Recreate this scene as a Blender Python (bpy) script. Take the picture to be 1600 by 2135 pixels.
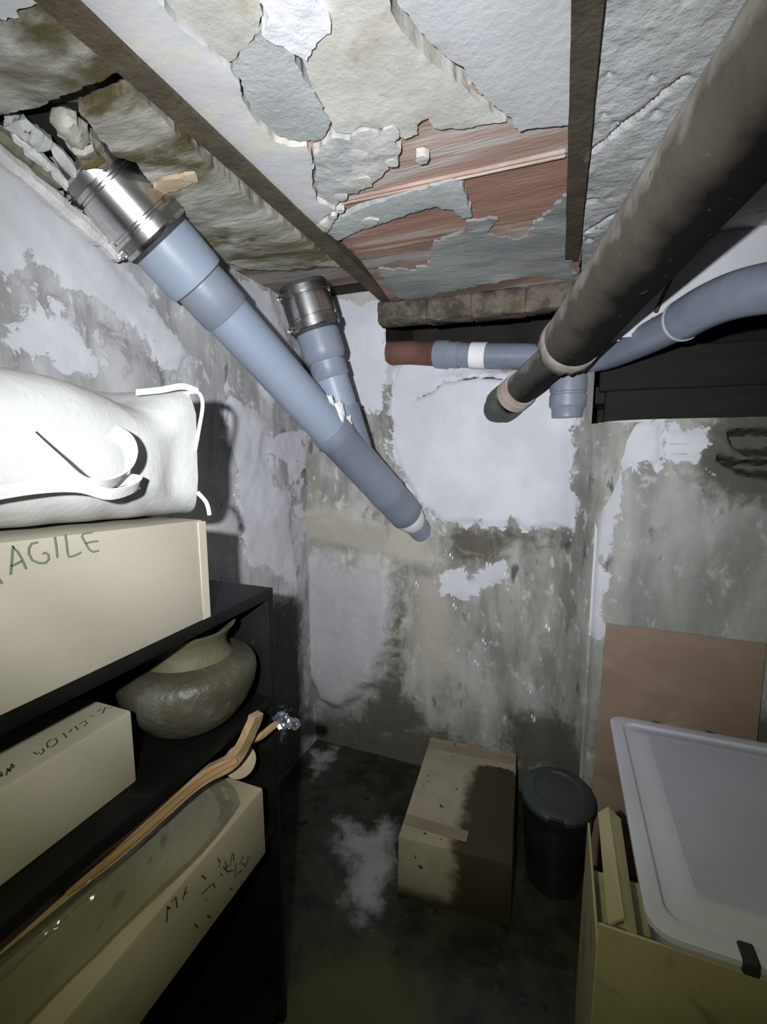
import bpy, bmesh, math, random
import numpy as np
from mathutils import Vector, Matrix, noise as mnoise
from mathutils.geometry import delaunay_2d_cdt

for o in list(bpy.data.objects):
    bpy.data.objects.remove(o)
SC = bpy.context.scene
COL = SC.collection
H = 1.47                       # eye height above the cellar floor
PI = math.pi

# ------------------------------------------------------------------ camera
cam_data = bpy.data.cameras.new('camera')
cam = bpy.data.objects.new('camera', cam_data)
COL.objects.link(cam)
cam_data.sensor_fit = 'VERTICAL'
cam_data.sensor_height = 36.0
cam_data.lens = 950.0 / 2135.0 * 36.0
cam_data.clip_start = 0.02
R_ = Vector((0.93290816, 0.36011438, 0.0))
U_ = Vector((-0.04790165, 0.12409347, 0.99111364))
F_ = Vector((-0.35691427, 0.924618, -0.13301788))
cam.matrix_world = Matrix(((R_.x, U_.x, -F_.x, 0), (R_.y, U_.y, -F_.y, 0), (R_.z, U_.z, -F_.z, H), (0, 0, 0, 1)))
SC.camera = cam

# ------------------------------------------------------------------ world (dim, the cellar is closed)
wd = bpy.data.worlds.new('cellar_dark')
SC.world = wd
wd.use_nodes = True
wd.node_tree.nodes['Background'].inputs[0].default_value = (0.5, 0.55, 0.6, 1)
wd.node_tree.nodes['Background'].inputs[1].default_value = 0.01

# ------------------------------------------------------------------ the torch of the phone, up and left of the lens
LP = Vector((-0.085, -0.08, H + 0.06))
LAIM = Vector((-0.42, 1.0, H + 0.17))
ld = bpy.data.lights.new('phone_torch', 'POINT')
ld.energy = 205.0
ld.shadow_soft_size = 0.012
ld.color = (0.95, 0.97, 1.0)
ld.use_nodes = True
nt = ld.node_tree
em = nt.nodes['Emission']
tcn = nt.nodes.new('ShaderNodeTexCoord')
sep = nt.nodes.new('ShaderNodeSeparateXYZ')
nt.links.new(tcn.outputs['Normal'], sep.inputs[0])
rmp = nt.nodes.new('ShaderNodeValToRGB')         # beam profile of the LED: neutral core, dim yellow-green rim
cr = rmp.color_ramp
cr.interpolation = 'EASE'
mpr = nt.nodes.new('ShaderNodeMapRange')
mpr.inputs['From Min'].default_value = -1.0
mpr.inputs['From Max'].default_value = 1.0
nt.links.new(sep.outputs['Z'], mpr.inputs['Value'])
nt.links.new(mpr.outputs[0], rmp.inputs[0])
lf = nt.nodes.new('ShaderNodeLightFalloff')
lf.inputs['Strength'].default_value = 1.0
lf.inputs['Smooth'].default_value = 1.0
mul = nt.nodes.new('ShaderNodeVectorMath')
mul.operation = 'SCALE'
nt.links.new(rmp.outputs[0], em.inputs['Color'])
nt.links.new(lf.outputs['Quadratic'], em.inputs['Strength'])
def beam(stops):
    while len(cr.elements) > 1:
        cr.elements.remove(cr.elements[-1])
    first = True
    for deg, col in sorted(stops, key=lambda s: -s[0]):
        pos = (1.0 + math.cos(math.radians(deg)) * BEAM_SIGN) / 2
        if first:
            e = cr.elements[0]; e.position = pos; first = False
        else:
            e = cr.elements.new(pos)
        e.color = (*col, 1)
BEAM_SIGN = -1.0
beam([(0, (1.0, 1.0, 1.02)), (18, (0.96, 0.96, 0.97)), (30, (0.78, 0.78, 0.785)), (42, (0.44, 0.44, 0.43)), (50, (0.25, 0.25, 0.21)), (58, (0.12, 0.122, 0.075)), (66, (0.055, 0.057, 0.022)), (80, (0.018, 0.018, 0.004)), (95, (0.005, 0.005, 0.001))])
lamp = bpy.data.objects.new('phone_torch', ld)
COL.objects.link(lamp)
lamp.location = LP
lamp.rotation_euler = (LAIM - LP).to_track_quat('-Z', 'Y').to_euler()

vs = SC.view_settings
SC.display_settings.display_device = 'sRGB'
vs.view_transform = 'Standard'
vs.look = 'None'
vs.gamma = 1.0
vs.use_curve_mapping = False
vs.exposure = 0.0

# ------------------------------------------------------------------ outlines in metres (x, y on the ceiling and floor; along, up on the walls)
G = {'white_sheet':[(-0.204,0.308),(-0.233,0.668),(-0.222,0.706),(-0.209,0.742),(-0.186,0.782),(-0.173,0.797),(-0.171,0.823),(-0.158,0.86),(-0.135,0.9),(-0.117,0.936),(-0.102,0.984),(-0.088,0.981),(-0.063,0.988),(-0.037,0.992),(0.004,1.003),(-0.006,0.384)],
'cream_sheet':[(-0.273,0.281),(-0.217,0.303),(-0.246,0.666),(-0.246,0.708),(-0.236,0.732),(-0.223,0.768),(-0.207,0.798),(-0.191,0.818),(-0.181,0.846),(-0.167,0.883),(-0.147,0.923),(-0.124,0.956),(-0.138,0.956),(-0.172,0.948),(-0.216,0.941),(-0.253,0.92),(-0.256,0.891),(-0.269,0.894),(-0.284,0.902),(-0.286,0.926),(-0.314,0.931),(-0.323,0.919),(-0.316,0.89),(-0.352,0.886),(-0.378,0.866),(-0.407,0.875),(-0.43,0.86),(-0.426,0.83),(-0.42,0.776),(-0.413,0.724),(-0.402,0.681),(-0.379,0.681),(-0.337,0.663)],
'white_blob':[(-0.345,0.253),(-0.275,0.28),(-0.335,0.66),(-0.373,0.678),(-0.396,0.697),(-0.408,0.685),(-0.418,0.664),(-0.426,0.645),(-0.428,0.628),(-0.404,0.599)],
'grey_mortar':[(-0.438,0.634),(-0.43,0.647),(-0.422,0.667),(-0.413,0.685),(-0.42,0.722),(-0.424,0.769),(-0.428,0.822),(-0.429,0.838),(-0.451,0.862),(-0.483,0.872),(-0.504,0.861),(-0.532,0.853),(-0.544,0.83),(-0.547,0.793),(-0.545,0.764),(-0.542,0.735),(-0.527,0.712),(-0.516,0.669),(-0.492,0.657),(-0.463,0.648)],
'cream_upper':[(-0.526,0.505),(-0.48,0.201),(-0.348,0.252),(-0.408,0.598),(-0.436,0.63),(-0.465,0.646),(-0.496,0.657),(-0.516,0.663),(-0.521,0.651),(-0.525,0.631),(-0.526,0.608),(-0.532,0.593),(-0.532,0.565)],
'white_strip':[(-0.614,0.149),(-0.488,0.198),(-0.53,0.516),(-0.538,0.567),(-0.537,0.594),(-0.531,0.611),(-0.53,0.633),(-0.527,0.653),(-0.52,0.669),(-0.528,0.707),(-0.547,0.737),(-0.552,0.767),(-0.554,0.798),(-0.552,0.833),(-0.537,0.86),(-0.501,0.874),(-0.509,0.91),(-0.546,0.971),(-0.583,1.057),(-0.56,1.114),(-0.622,1.147),(-0.667,1.175),(-0.68,1.147),(-0.663,1.055),(-0.66,0.9),(-0.654,0.751),(-0.653,0.624),(-0.647,0.504)],
'mortar_patch':[(-0.497,0.895),(-0.465,0.879),(-0.434,0.868),(-0.411,0.884),(-0.379,0.877),(-0.354,0.898),(-0.336,0.928),(-0.338,0.962),(-0.364,1.0),(-0.41,1.031),(-0.457,1.053),(-0.508,1.068),(-0.552,1.098),(-0.569,1.045),(-0.536,0.971),(-0.509,0.926)],
'mortar_lip':[(-0.686,1.156),(-0.67,1.186),(-0.627,1.156),(-0.556,1.121),(-0.606,1.176),(-0.636,1.205),(-0.66,1.184),(-0.694,1.201)],
'thin_strip':[(-0.649,1.218),(-0.606,1.176),(-0.492,1.14),(-0.382,1.117),(-0.263,1.104),(-0.241,1.137),(-0.244,1.188),(-0.247,1.281),(-0.268,1.284),(-0.289,1.229),(-0.327,1.199),(-0.376,1.206),(-0.433,1.22),(-0.506,1.237),(-0.571,1.254),(-0.636,1.281)],
'low_mortar':[(-0.384,1.412),(-0.299,1.385),(-0.254,1.326),(-0.191,1.336),(-0.222,1.414),(-0.133,1.465),(-0.09,1.398),(-0.013,1.278),(0.008,1.726),(-0.103,1.667),(-0.195,1.674),(-0.327,1.688),(-0.472,1.712),(-0.58,1.759),(-0.609,1.579),(-0.594,1.494),(-0.49,1.534),(-0.415,1.501)],
'low_mortar2':[(-0.594,1.494),(-0.505,1.528),(-0.511,1.719),(-0.594,1.864),(-0.668,1.874),(-0.634,1.671)],
'left_upper':[(-0.791,0.081),(-0.635,0.141),(-0.671,0.482),(-0.672,0.5),(-0.707,0.492),(-0.77,0.486),(-0.893,0.491),(-1.151,0.483)],
'left_stain':[(-1.198,0.5),(-0.856,0.496),(-0.785,0.495),(-0.715,0.497),(-0.679,0.503),(-0.678,0.525),(-0.681,0.567),(-0.681,0.611),(-0.722,0.611),(-0.803,0.612),(-0.902,0.612),(-1.006,0.602),(-1.167,0.608)],
'left_lower':[(-0.84,0.651),(-0.705,0.65),(-0.713,0.708),(-0.73,0.834),(-0.735,0.999),(-0.726,1.176),(-0.722,1.289),(-0.71,1.449),(-0.875,1.412),(-1.011,1.359),(-1.052,1.267),(-1.038,1.167),(-0.964,1.038),(-0.928,0.936),(-0.894,0.836),(-0.869,0.796),(-0.89,0.762),(-0.867,0.708)],
'left_orange':[(-0.896,0.861),(-0.844,0.855),(-0.776,0.863),(-0.793,0.891),(-0.885,0.897),(-0.936,0.921)],
'tile_edge_line':[(-0.568,1.13),(-0.025,1.108)],
'alc_paint':[(-0.642,1.85),(-0.52,1.826),(-0.302,1.793),(-0.208,1.769),(0.027,1.773),(0.053,1.173),(-0.022,1.184),(-0.111,1.155),(-0.165,1.207),(-0.225,1.168),(-0.32,1.179),(-0.446,1.164),(-0.554,1.251),(-0.621,1.345),(-0.684,1.512),(-0.693,1.676),(-0.676,1.776)],
'left_col_paint':[(-0.949,2.11),(-0.694,2.072),(-0.707,1.758),(-0.756,1.695),(-0.825,1.702),(-0.895,1.721),(-0.928,1.894)],
'splash_paint':[(-0.474,0.928),(-0.375,0.959),(-0.341,0.91),(-0.2,0.996),(-0.185,0.943),(-0.296,0.9),(-0.372,0.831),(-0.44,0.845)],
'col_grey':[(-1.135,0.982),(-0.733,0.988),(-0.668,0.942),(-0.686,0.609),(-0.783,0.378),(-0.937,0.209),(-1.071,0.232),(-1.137,0.361),(-1.156,0.612)],
'left_low_paint':[(-1.526,1.177),(-1.348,1.233),(-1.161,1.24),(-1.162,0.98),(-1.163,0.761),(-1.367,0.75),(-1.513,0.824)],
'small_paint':[(-0.882,1.788),(-0.745,1.77),(-0.733,1.657),(-0.802,1.659),(-0.836,1.713)],
'damp1':[(-0.659,0.954),(-0.627,0.946),(-0.643,0.616),(-0.614,0.363),(-0.485,0.2),(-0.733,0.041),(-1.162,-0.067),(-1.157,0.149),(-1.018,0.153),(-0.885,0.182),(-0.733,0.435),(-0.681,0.61)],
'damp2':[(-0.463,1.159),(0.05,1.166),(0.038,1.115),(-0.179,1.059),(-0.229,0.99),(-0.38,0.997),(-0.455,1.037)],
'damp3':[(-0.158,0.366),(0.086,0.44),(0.185,0.273),(0.194,0.105),(-0.169,0.093)],
'damp_left':[(-0.72,1.759),(-0.676,1.766),(-0.623,1.674),(-0.666,1.573),(-0.655,1.501),(-0.706,1.491),(-0.733,1.616)],
'damp4':[(-1.158,0.095),(-0.496,0.221),(-0.07,0.142),(0.298,0.135),(0.347,-0.647),(-1.667,-1.579),(-1.4,-0.071)],
'beige':[(-0.999,1.246),(-0.78,1.189),(-0.619,1.154),(-0.499,1.14),(-0.454,0.994),(-0.507,0.946),(-0.641,0.956),(-0.928,0.999),(-1.134,1.03),(-1.13,1.195)],
'beige2':[(-0.618,0.958),(-0.464,0.951),(-0.376,0.809),(-0.411,0.449),(-0.544,0.376),(-0.593,0.623)],
'crack1':[(-0.589,1.688),(-0.518,1.709),(-0.467,1.746),(-0.397,1.752),(-0.32,1.761),(-0.226,1.748)],
'crack2':[(-0.869,1.93),(-0.756,1.911),(-0.711,1.926),(-0.69,1.955)],
'lp1':[(0.518,2.028),(0.731,2.134),(0.802,2.013),(0.919,1.938),(1.05,1.866),(1.211,1.747),(1.055,1.721),(0.937,1.824),(0.765,1.853),(0.706,1.883),(0.649,1.863),(0.493,1.79)],
'lp2':[(1.255,2.055),(1.597,2.103),(1.723,1.912),(1.874,1.775),(1.573,1.679),(1.358,1.869),(1.186,1.975)],
'lp3':[(0.697,1.782),(0.789,1.753),(0.884,1.692),(0.84,1.649),(0.736,1.656),(0.632,1.688)],
'lp4':[(1.345,1.671),(1.568,1.584),(1.496,1.433),(1.69,1.263),(1.748,0.837),(1.412,1.03),(1.37,1.259),(1.311,1.537)],
'ld1':[(0.702,1.833),(0.753,1.839),(0.788,1.807),(0.758,1.777),(0.717,1.787)],
'ld2':[(0.842,1.811),(0.948,1.777),(1.038,1.718),(0.986,1.689),(0.886,1.716)],
'ld3':[(1.635,1.588),(1.86,1.448),(2.093,1.274),(2.039,1.229),(1.772,1.342),(1.663,1.45)],
'ld4':[(1.114,1.005),(1.832,0.789),(1.794,-0.085),(1.045,0.085)],
'pier_paint':[(-0.116,1.578),(0.115,1.579),(0.289,1.553),(0.297,1.436),(0.191,1.425),(0.165,1.373),(0.148,1.174),(0.144,0.967),(0.137,0.825),(0.048,0.812),(0.021,1.37)],
'pier_paint2':[(0.308,1.531),(0.483,1.522),(0.5,1.455),(0.465,1.433),(0.333,1.462)],
'pier_damp':[(0.175,0.539),(0.78,0.639),(0.899,-0.553),(0.172,-0.966)],
'pier_hole':[(0.464,1.448),(0.515,1.433),(0.587,1.434),(0.701,1.442),(0.706,1.386),(0.59,1.395),(0.529,1.404)],
'pier_hole2':[(0.483,1.522),(0.531,1.528),(0.692,1.529),(0.698,1.47),(0.536,1.463),(0.505,1.485)],
'pier_crack':[(0.27,1.489),(0.357,1.491),(0.461,1.485)],
'pier_crack2':[(0.333,1.462),(0.399,1.458),(0.464,1.443)],
'floor_pale':[(-0.803,1.484),(-0.708,1.534),(-0.643,1.482),(-0.621,1.554),(-0.544,1.584),(-0.469,1.4),(-0.452,1.27),(-0.449,1.162),(-0.52,1.119),(-0.621,1.17),(-0.625,1.259),(-0.675,1.321),(-0.72,1.325)],
'floor_pale2':[(-1.112,1.817),(-0.95,1.92),(-0.935,1.736),(-0.972,1.622)],
'floor_olive':[(-0.687,0.988),(-0.446,1.156),(-0.278,1.105),(-0.184,0.993),(-0.185,0.761),(-0.659,0.578),(-0.705,0.792)],
'ink_agile':[[(-0.6,0.3292,1.3252),(-0.6,0.3318,1.3396),(-0.6,0.3349,1.359),(-0.6,0.3389,1.3515),(-0.6,0.3425,1.3423),(-0.6,0.3465,1.3277)],[(-0.6,0.3311,1.3351),(-0.6,0.3429,1.3388)],[(-0.6,0.3627,1.3579),(-0.6,0.3555,1.3575),(-0.6,0.3519,1.353),(-0.6,0.3512,1.3455),(-0.6,0.3543,1.337),(-0.6,0.361,1.332),(-0.6,0.369,1.3301),(-0.6,0.3735,1.3336),(-0.6,0.3733,1.3399),(-0.6,0.3702,1.3432),(-0.6,0.3669,1.3425)],[(-0.6,0.3832,1.3612),(-0.6,0.384,1.3493),(-0.6,0.3841,1.3339)],[(-0.6,0.3966,1.3625),(-0.6,0.3973,1.3504),(-0.6,0.3974,1.3375),(-0.6,0.3986,1.3313),(-0.6,0.407,1.3317),(-0.6,0.4157,1.334)],[(-0.6,0.4335,1.3587),(-0.6,0.4208,1.3589),(-0.6,0.4182,1.3559),(-0.6,0.4233,1.3435),(-0.6,0.4274,1.335),(-0.6,0.4321,1.3311),(-0.6,0.4413,1.3312)],[(-0.6,0.4231,1.3451),(-0.6,0.4314,1.3455),(-0.6,0.441,1.3448)],[(-0.6,0.3139,1.3308),(-0.6,0.3195,1.317)],[(-0.6,0.3107,1.3397),(-0.6,0.3092,1.3109)],[(-0.6,0.3107,1.3397),(-0.6,0.3164,1.3351),(-0.6,0.3139,1.3308),(-0.6,0.31,1.327)],[(-0.6,0.2984,1.3363),(-0.6,0.2969,1.3082)],[(-0.6,0.2984,1.3363),(-0.6,0.3079,1.3388)],[(-0.6,0.2976,1.3231),(-0.6,0.3046,1.3252)]],
'ink_top':[[(-0.6784,0.3341,1.037),(-0.6904,0.3424,1.037),(-0.6775,0.3363,1.037)],[(-0.6744,0.3393,1.037),(-0.6884,0.3489,1.037),(-0.6795,0.3466,1.037),(-0.6858,0.348,1.037)],[(-0.6776,0.3455,1.037),(-0.6933,0.3567,1.037),(-0.6863,0.3555,1.037),(-0.682,0.3513,1.037)],[(-0.6918,0.3839,1.037),(-0.6817,0.3825,1.037),(-0.6833,0.3871,1.037)],[(-0.6759,0.3837,1.037),(-0.6793,0.3908,1.037),(-0.6881,0.3939,1.037)],[(-0.6949,0.4046,1.037),(-0.6988,0.4122,1.037),(-0.6934,0.4166,1.037),(-0.6821,0.4118,1.037),(-0.6786,0.403,1.037),(-0.6829,0.3981,1.037),(-0.6949,0.4046,1.037)],[(-0.6966,0.4296,1.037),(-0.6797,0.4242,1.037)],[(-0.6898,0.4347,1.037),(-0.6951,0.4425,1.037)],[(-0.6981,0.4489,1.037),(-0.6836,0.4444,1.037)],[(-0.6961,0.4548,1.037),(-0.6975,0.4647,1.037),(-0.6864,0.4611,1.037),(-0.6848,0.454,1.037)],[(-0.7014,0.4767,1.037),(-0.6957,0.4802,1.037)],[(-0.7026,0.4901,1.037),(-0.7031,0.4985,1.037)],[(-0.6893,0.4896,1.037),(-0.7024,0.5046,1.037),(-0.6956,0.5043,1.037)],[(-0.6928,0.5054,1.037),(-0.6898,0.508,1.037)]],
'ink_side':[[(-0.57,0.4838,0.7265),(-0.57,0.4904,0.7161)],[(-0.57,0.4857,0.7228),(-0.57,0.4815,0.6984)],[(-0.57,0.493,0.7253),(-0.57,0.5026,0.7257),(-0.57,0.5047,0.7027)],[(-0.57,0.5168,0.7057),(-0.57,0.5262,0.7226)],[(-0.57,0.5193,0.7119),(-0.57,0.5274,0.7108)],[(-0.57,0.5616,0.7093),(-0.57,0.5716,0.6921)],[(-0.57,0.5589,0.6732),(-0.57,0.5769,0.6699),(-0.57,0.5884,0.666),(-0.57,0.5923,0.6526)],[(-0.57,0.6033,0.7053),(-0.57,0.6096,0.6898),(-0.57,0.6043,0.6851)],[(-0.57,0.6217,0.6823),(-0.57,0.6256,0.6648),(-0.57,0.6358,0.6611),(-0.57,0.6425,0.6809)],[(-0.57,0.645,0.6786),(-0.57,0.6464,0.6592)],[(-0.57,0.6511,0.6487),(-0.57,0.648,0.6212)],[(-0.57,0.6614,0.6369),(-0.57,0.6762,0.6459)],[(-0.57,0.671,0.632),(-0.57,0.68,0.6151),(-0.57,0.6951,0.62),(-0.57,0.6869,0.6318),(-0.57,0.6832,0.6185)],[(-0.57,0.6549,0.6226),(-0.57,0.6687,0.6176)],[(-0.57,0.6161,0.6758),(-0.57,0.6274,0.6532),(-0.57,0.6426,0.6426)],[(-0.57,0.5385,0.6339),(-0.57,0.546,0.6182)],[(-0.57,0.6326,0.6121),(-0.57,0.6386,0.6019)],[(-0.57,0.5687,0.6197),(-0.57,0.577,0.605)],[(-0.57,0.571,0.6515),(-0.57,0.5664,0.6524)],[(-0.57,0.6081,0.668),(-0.57,0.6125,0.6597)]]}

# ------------------------------------------------------------------ materials
MATS = {}
def mat(name, c1, c2=None, scale=6.0, rough=0.8, bump=0.0, bscale=40.0, metal=0.0, stretch=(1, 1, 1), c3=None, spec=0.4,
        lo=0.35, hi=0.65, s3=2.5, t3=0.6, coat=0.0, detail=6.0, w3=0.05, r2=None, dist=0.0):
    if name in MATS:
        return MATS[name]
    m = bpy.data.materials.new(name)
    MATS[name] = m
    m.use_nodes = True
    n = m.node_tree.nodes; l = m.node_tree.links
    b = n['Principled BSDF']
    b.inputs['Roughness'].default_value = rough
    b.inputs['Metallic'].default_value = metal
    b.inputs['Specular IOR Level'].default_value = spec
    b.inputs['Coat Weight'].default_value = coat
    tc = n.new('ShaderNodeTexCoord')
    mp = n.new('ShaderNodeMapping')
    mp.inputs['Scale'].default_value = stretch
    l.new(tc.outputs['Object'], mp.inputs[0])
    def noise(sc, det=6.0, d=0.0):
        t = n.new('ShaderNodeTexNoise')
        t.inputs['Scale'].default_value = sc
        t.inputs['Detail'].default_value = det
        t.inputs['Roughness'].default_value = 0.6
        t.inputs['Distortion'].default_value = d
        l.new(mp.outputs[0], t.inputs['Vector'])
        return t
    if c2 is None:
        b.inputs['Base Color'].default_value = (*c1, 1)
    else:
        t = noise(scale, detail, dist)
        r = n.new('ShaderNodeMapRange'); r.interpolation_type = 'SMOOTHSTEP'
        r.inputs['From Min'].default_value = lo; r.inputs['From Max'].default_value = hi
        l.new(t.outputs['Fac'], r.inputs['Value'])
        mx = n.new('ShaderNodeMix'); mx.data_type = 'RGBA'
        mx.inputs[6].default_value = (*c1, 1); mx.inputs[7].default_value = (*c2, 1)
        l.new(r.outputs[0], mx.inputs[0])
        out = mx.outputs[2]
        if c3 is not None:
            t2 = noise(s3, 5.0, 0.6)
            r3 = n.new('ShaderNodeMapRange'); r3.interpolation_type = 'SMOOTHSTEP'
            r3.inputs['From Min'].default_value = t3 - w3; r3.inputs['From Max'].default_value = t3 + w3
            l.new(t2.outputs['Fac'], r3.inputs['Value'])
            m3 = n.new('ShaderNodeMix'); m3.data_type = 'RGBA'
            m3.inputs[7].default_value = (*c3, 1)
            l.new(out, m3.inputs[6]); l.new(r3.outputs[0], m3.inputs[0])
            out = m3.outputs[2]
        l.new(out, b.inputs['Base Color'])
        if r2 is not None:
            rr = n.new('ShaderNodeMapRange')
            rr.inputs['To Min'].default_value = rough; rr.inputs['To Max'].default_value = r2
            l.new(r.outputs[0], rr.inputs['Value']); l.new(rr.outputs[0], b.inputs['Roughness'])
    if bump > 0:
        tb = noise(bscale, 6.0)
        bp = n.new('ShaderNodeBump')
        bp.inputs['Strength'].default_value = min(1.0, bump)
        bp.inputs['Distance'].default_value = 0.004 * max(1.0, bump)
        l.new(tb.outputs['Fac'], bp.inputs['Height'])
        l.new(bp.outputs[0], b.inputs['Normal'])
    return m

def wall_mat(name, paint=(0.57, 0.58, 0.615), cem1=(0.185, 0.182, 0.162), cem2=(0.39, 0.382, 0.355), damp=(0.075, 0.068, 0.05), beige=(0.36, 0.34, 0.29), streak=0.22, pedge=0.006, rough=0.85):
    """old cellar plaster: grey cement with streaks; layers of white paint, damp and beige render come from the mesh attribute 'coat'"""
    m = bpy.data.materials.new(name); MATS[name] = m
    m.use_nodes = True
    n = m.node_tree.nodes; l = m.node_tree.links
    b = n['Principled BSDF']
    b.inputs['Roughness'].default_value = rough
    b.inputs['Specular IOR Level'].default_value = 0.25
    tc = n.new('ShaderNodeTexCoord')
    def noise(sc, det, stretch=(1, 1, 1), d=0.0, ro=0.6):
        mp = n.new('ShaderNodeMapping'); mp.inputs['Scale'].default_value = stretch
        l.new(tc.outputs['Object'], mp.inputs[0])
        t = n.new('ShaderNodeTexNoise')
        t.inputs['Scale'].default_value = sc; t.inputs['Detail'].default_value = det
        t.inputs['Distortion'].default_value = d; t.inputs['Roughness'].default_value = ro
        l.new(mp.outputs[0], t.inputs['Vector'])
        return t.outputs['Fac']
    def math_(op, a, bb):
        x = n.new('ShaderNodeMath'); x.operation = op
        for i, v in enumerate((a, bb)):
            if isinstance(v, (int, float)): x.inputs[i].default_value = v
            else: l.new(v, x.inputs[i])
        return x.outputs[0]
    def step(v, a, bb):
        r = n.new('ShaderNodeMapRange'); r.interpolation_type = 'SMOOTHSTEP'
        r.inputs['From Min'].default_value = a; r.inputs['From Max'].default_value = bb
        l.new(v, r.inputs['Value'])
        return r.outputs[0]
    def mix(f, a, bb):
        x = n.new('ShaderNodeMix'); x.data_type = 'RGBA'
        l.new(f, x.inputs[0])
        for i, v in ((6, a), (7, bb)):
            if isinstance(v, tuple): x.inputs[i].default_value = (*v, 1)
            else: l.new(v, x.inputs[i])
        return x.outputs[2]
    at = n.new('ShaderNodeAttribute'); at.attribute_name = 'coat'
    sp = n.new('ShaderNodeSeparateColor'); l.new(at.outputs['Color'], sp.inputs[0])
    # cement with vertical streaks and blotches
    st = noise(9.0, 5.0, (1.0, 1.0, streak), 0.4)
    bl = noise(3.2, 6.0, (1, 1, 0.7), 0.8)
    both = math_('ADD', math_('MULTIPLY', st, 0.55), math_('MULTIPLY', bl, 0.45))
    c = mix(step(both, 0.38, 0.62), cem1, cem2)
    fine = noise(26.0, 8.0, (1, 1, 0.6), 0.3)
    c = mix(step(fine, 0.55, 0.72), c, tuple(min(1, v * 1.25) for v in cem2))
    c = mix(step(noise(14.0, 7.0, (1, 1, 0.4)), 0.60, 0.70), c, tuple(v * 0.55 for v in cem1))
    c = mix(math_('MULTIPLY', step(math_('ADD', at.outputs['Alpha'], math_('MULTIPLY', math_('SUBTRACT', noise(7.0, 6.0, (1, 1, .5)), 0.5), 0.35)), -0.08, 0.08), 0.75), c, (0.42, 0.43, 0.445))
    # beige render
    edge = noise(13.0, 9.0, (1, 1, 1), 0.5, 0.68)
    e0 = math_('SUBTRACT', edge, 0.5)
    c = mix(step(math_('ADD', sp.outputs['Blue'], math_('MULTIPLY', e0, 0.22)), -0.07, 0.09), c, beige)
    # damp, also the shade painted inside the pier hole
    c = mix(math_('MULTIPLY', step(math_('ADD', sp.outputs['Green'], math_('MULTIPLY', e0, 0.30)), -0.05, 0.06), 0.9), c, damp)
    # paint, flaking along its edge
    pf = step(math_('ADD', sp.outputs['Red'], math_('MULTIPLY', e0, 0.20)), -pedge, pedge)
    pcol = mix(step(noise(5.0, 6.0), 0.35, 0.7), tuple(v * 0.86 for v in paint), paint)
    c = mix(pf, c, pcol)
    # cracks: fourth channel kept in 'crack'
    ac = n.new('ShaderNodeAttribute'); ac.attribute_name = 'crack'
    c = mix(step(math_('ADD', ac.outputs['Fac'], math_('MULTIPLY', e0, 0.02)), 0.0, 0.004), c, (0.035, 0.032, 0.026))
    l.new(c, b.inputs['Base Color'])
    hb = math_('ADD', math_('MULTIPLY', pf, 0.5), math_('MULTIPLY', noise(55.0, 6.0), 0.5))
    bp = n.new('ShaderNodeBump'); bp.inputs['Strength'].default_value = 0.55; bp.inputs['Distance'].default_value = 0.004
    l.new(hb, bp.inputs['Height']); l.new(bp.outputs[0], b.inputs['Normal'])
    return m

wall_mat('old_plaster')
wall_mat('old_plaster_left', cem1=(0.25, 0.255, 0.25), cem2=(0.47, 0.475, 0.48), paint=(0.56, 0.57, 0.60))
wall_mat('pier_concrete', cem1=(0.215, 0.22, 0.20), cem2=(0.36, 0.365, 0.335))
wall_mat('wet_floor', paint=(0.34, 0.36, 0.38), cem1=(0.016, 0.016, 0.012), cem2=(0.048, 0.046, 0.034), damp=(0.012, 0.012, 0.009), beige=(0.075, 0.083, 0.028), streak=1.0, pedge=0.045, rough=0.30)
M_white = mat('white_limewash', (0.43, 0.44, 0.455), (0.47, 0.48, 0.495), 5, 0.85, 0.6, 60)
M_cream = mat('cream_plaster', (0.45, 0.44, 0.40), (0.53, 0.52, 0.48), 7, 0.9, 1.0, 30, c3=(0.33, 0.28, 0.18), s3=5.5, t3=0.64, w3=.08)
M_greym = mat('grey_mortar', (0.34, 0.36, 0.35), (0.42, 0.44, 0.43), 8, 0.9, 0.9, 60)
M_strip = mat('white_strip_plaster', (0.48, 0.49, 0.50), (0.53, 0.53, 0.53), 4, 0.9, 0.5, 26, c3=(0.55, 0.53, 0.47), s3=6, t3=0.56)
M_blob = mat('fresh_white_plaster', (0.74, 0.75, 0.79), (0.80, 0.81, 0.85), 6, 0.8, 1.6, 20)
M_patch = mat('pale_mortar', (0.46, 0.46, 0.42), (0.56, 0.55, 0.51), 9, 0.9, 1.4, 36, c3=(0.38, 0.40, 0.39), s3=5, t3=0.52)
M_smear = mat('mortar_smear', (0.16, 0.17, 0.162), (0.25, 0.26, 0.25), 6, 0.9, 0.8, 40, stretch=(0.6, 2.2, 1), c3=(0.34, 0.35, 0.345), s3=4, t3=0.60)
M_stain = mat('stained_plaster', (0.34, 0.335, 0.295), (0.54, 0.54, 0.52), 7, 0.9, 1.0, 40, stretch=(0.8, 1.6, 1), c3=(0.070, 0.058, 0.022), s3=4.2, t3=0.50, w3=.12)
M_stain2 = mat('stained_plaster_low', (0.28, 0.275, 0.23), (0.48, 0.47, 0.42), 7, 0.9, 1.0, 40, stretch=(0.7, 2.0, 1), c3=(0.080, 0.065, 0.024), s3=4.6, t3=0.51, w3=.12)
M_orange = mat('orange_foam', (0.42, 0.31, 0.18), (0.52, 0.44, 0.32), 9, 0.9, 1.2, 30)
M_terra = mat('terracotta', (0.25, 0.135, 0.095), (0.34, 0.20, 0.15), 6, 0.9, 0.8, 50, stretch=(0.35, 3.0, 1), c3=(0.40, 0.33, 0.29), s3=3.0, t3=0.60)
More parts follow.
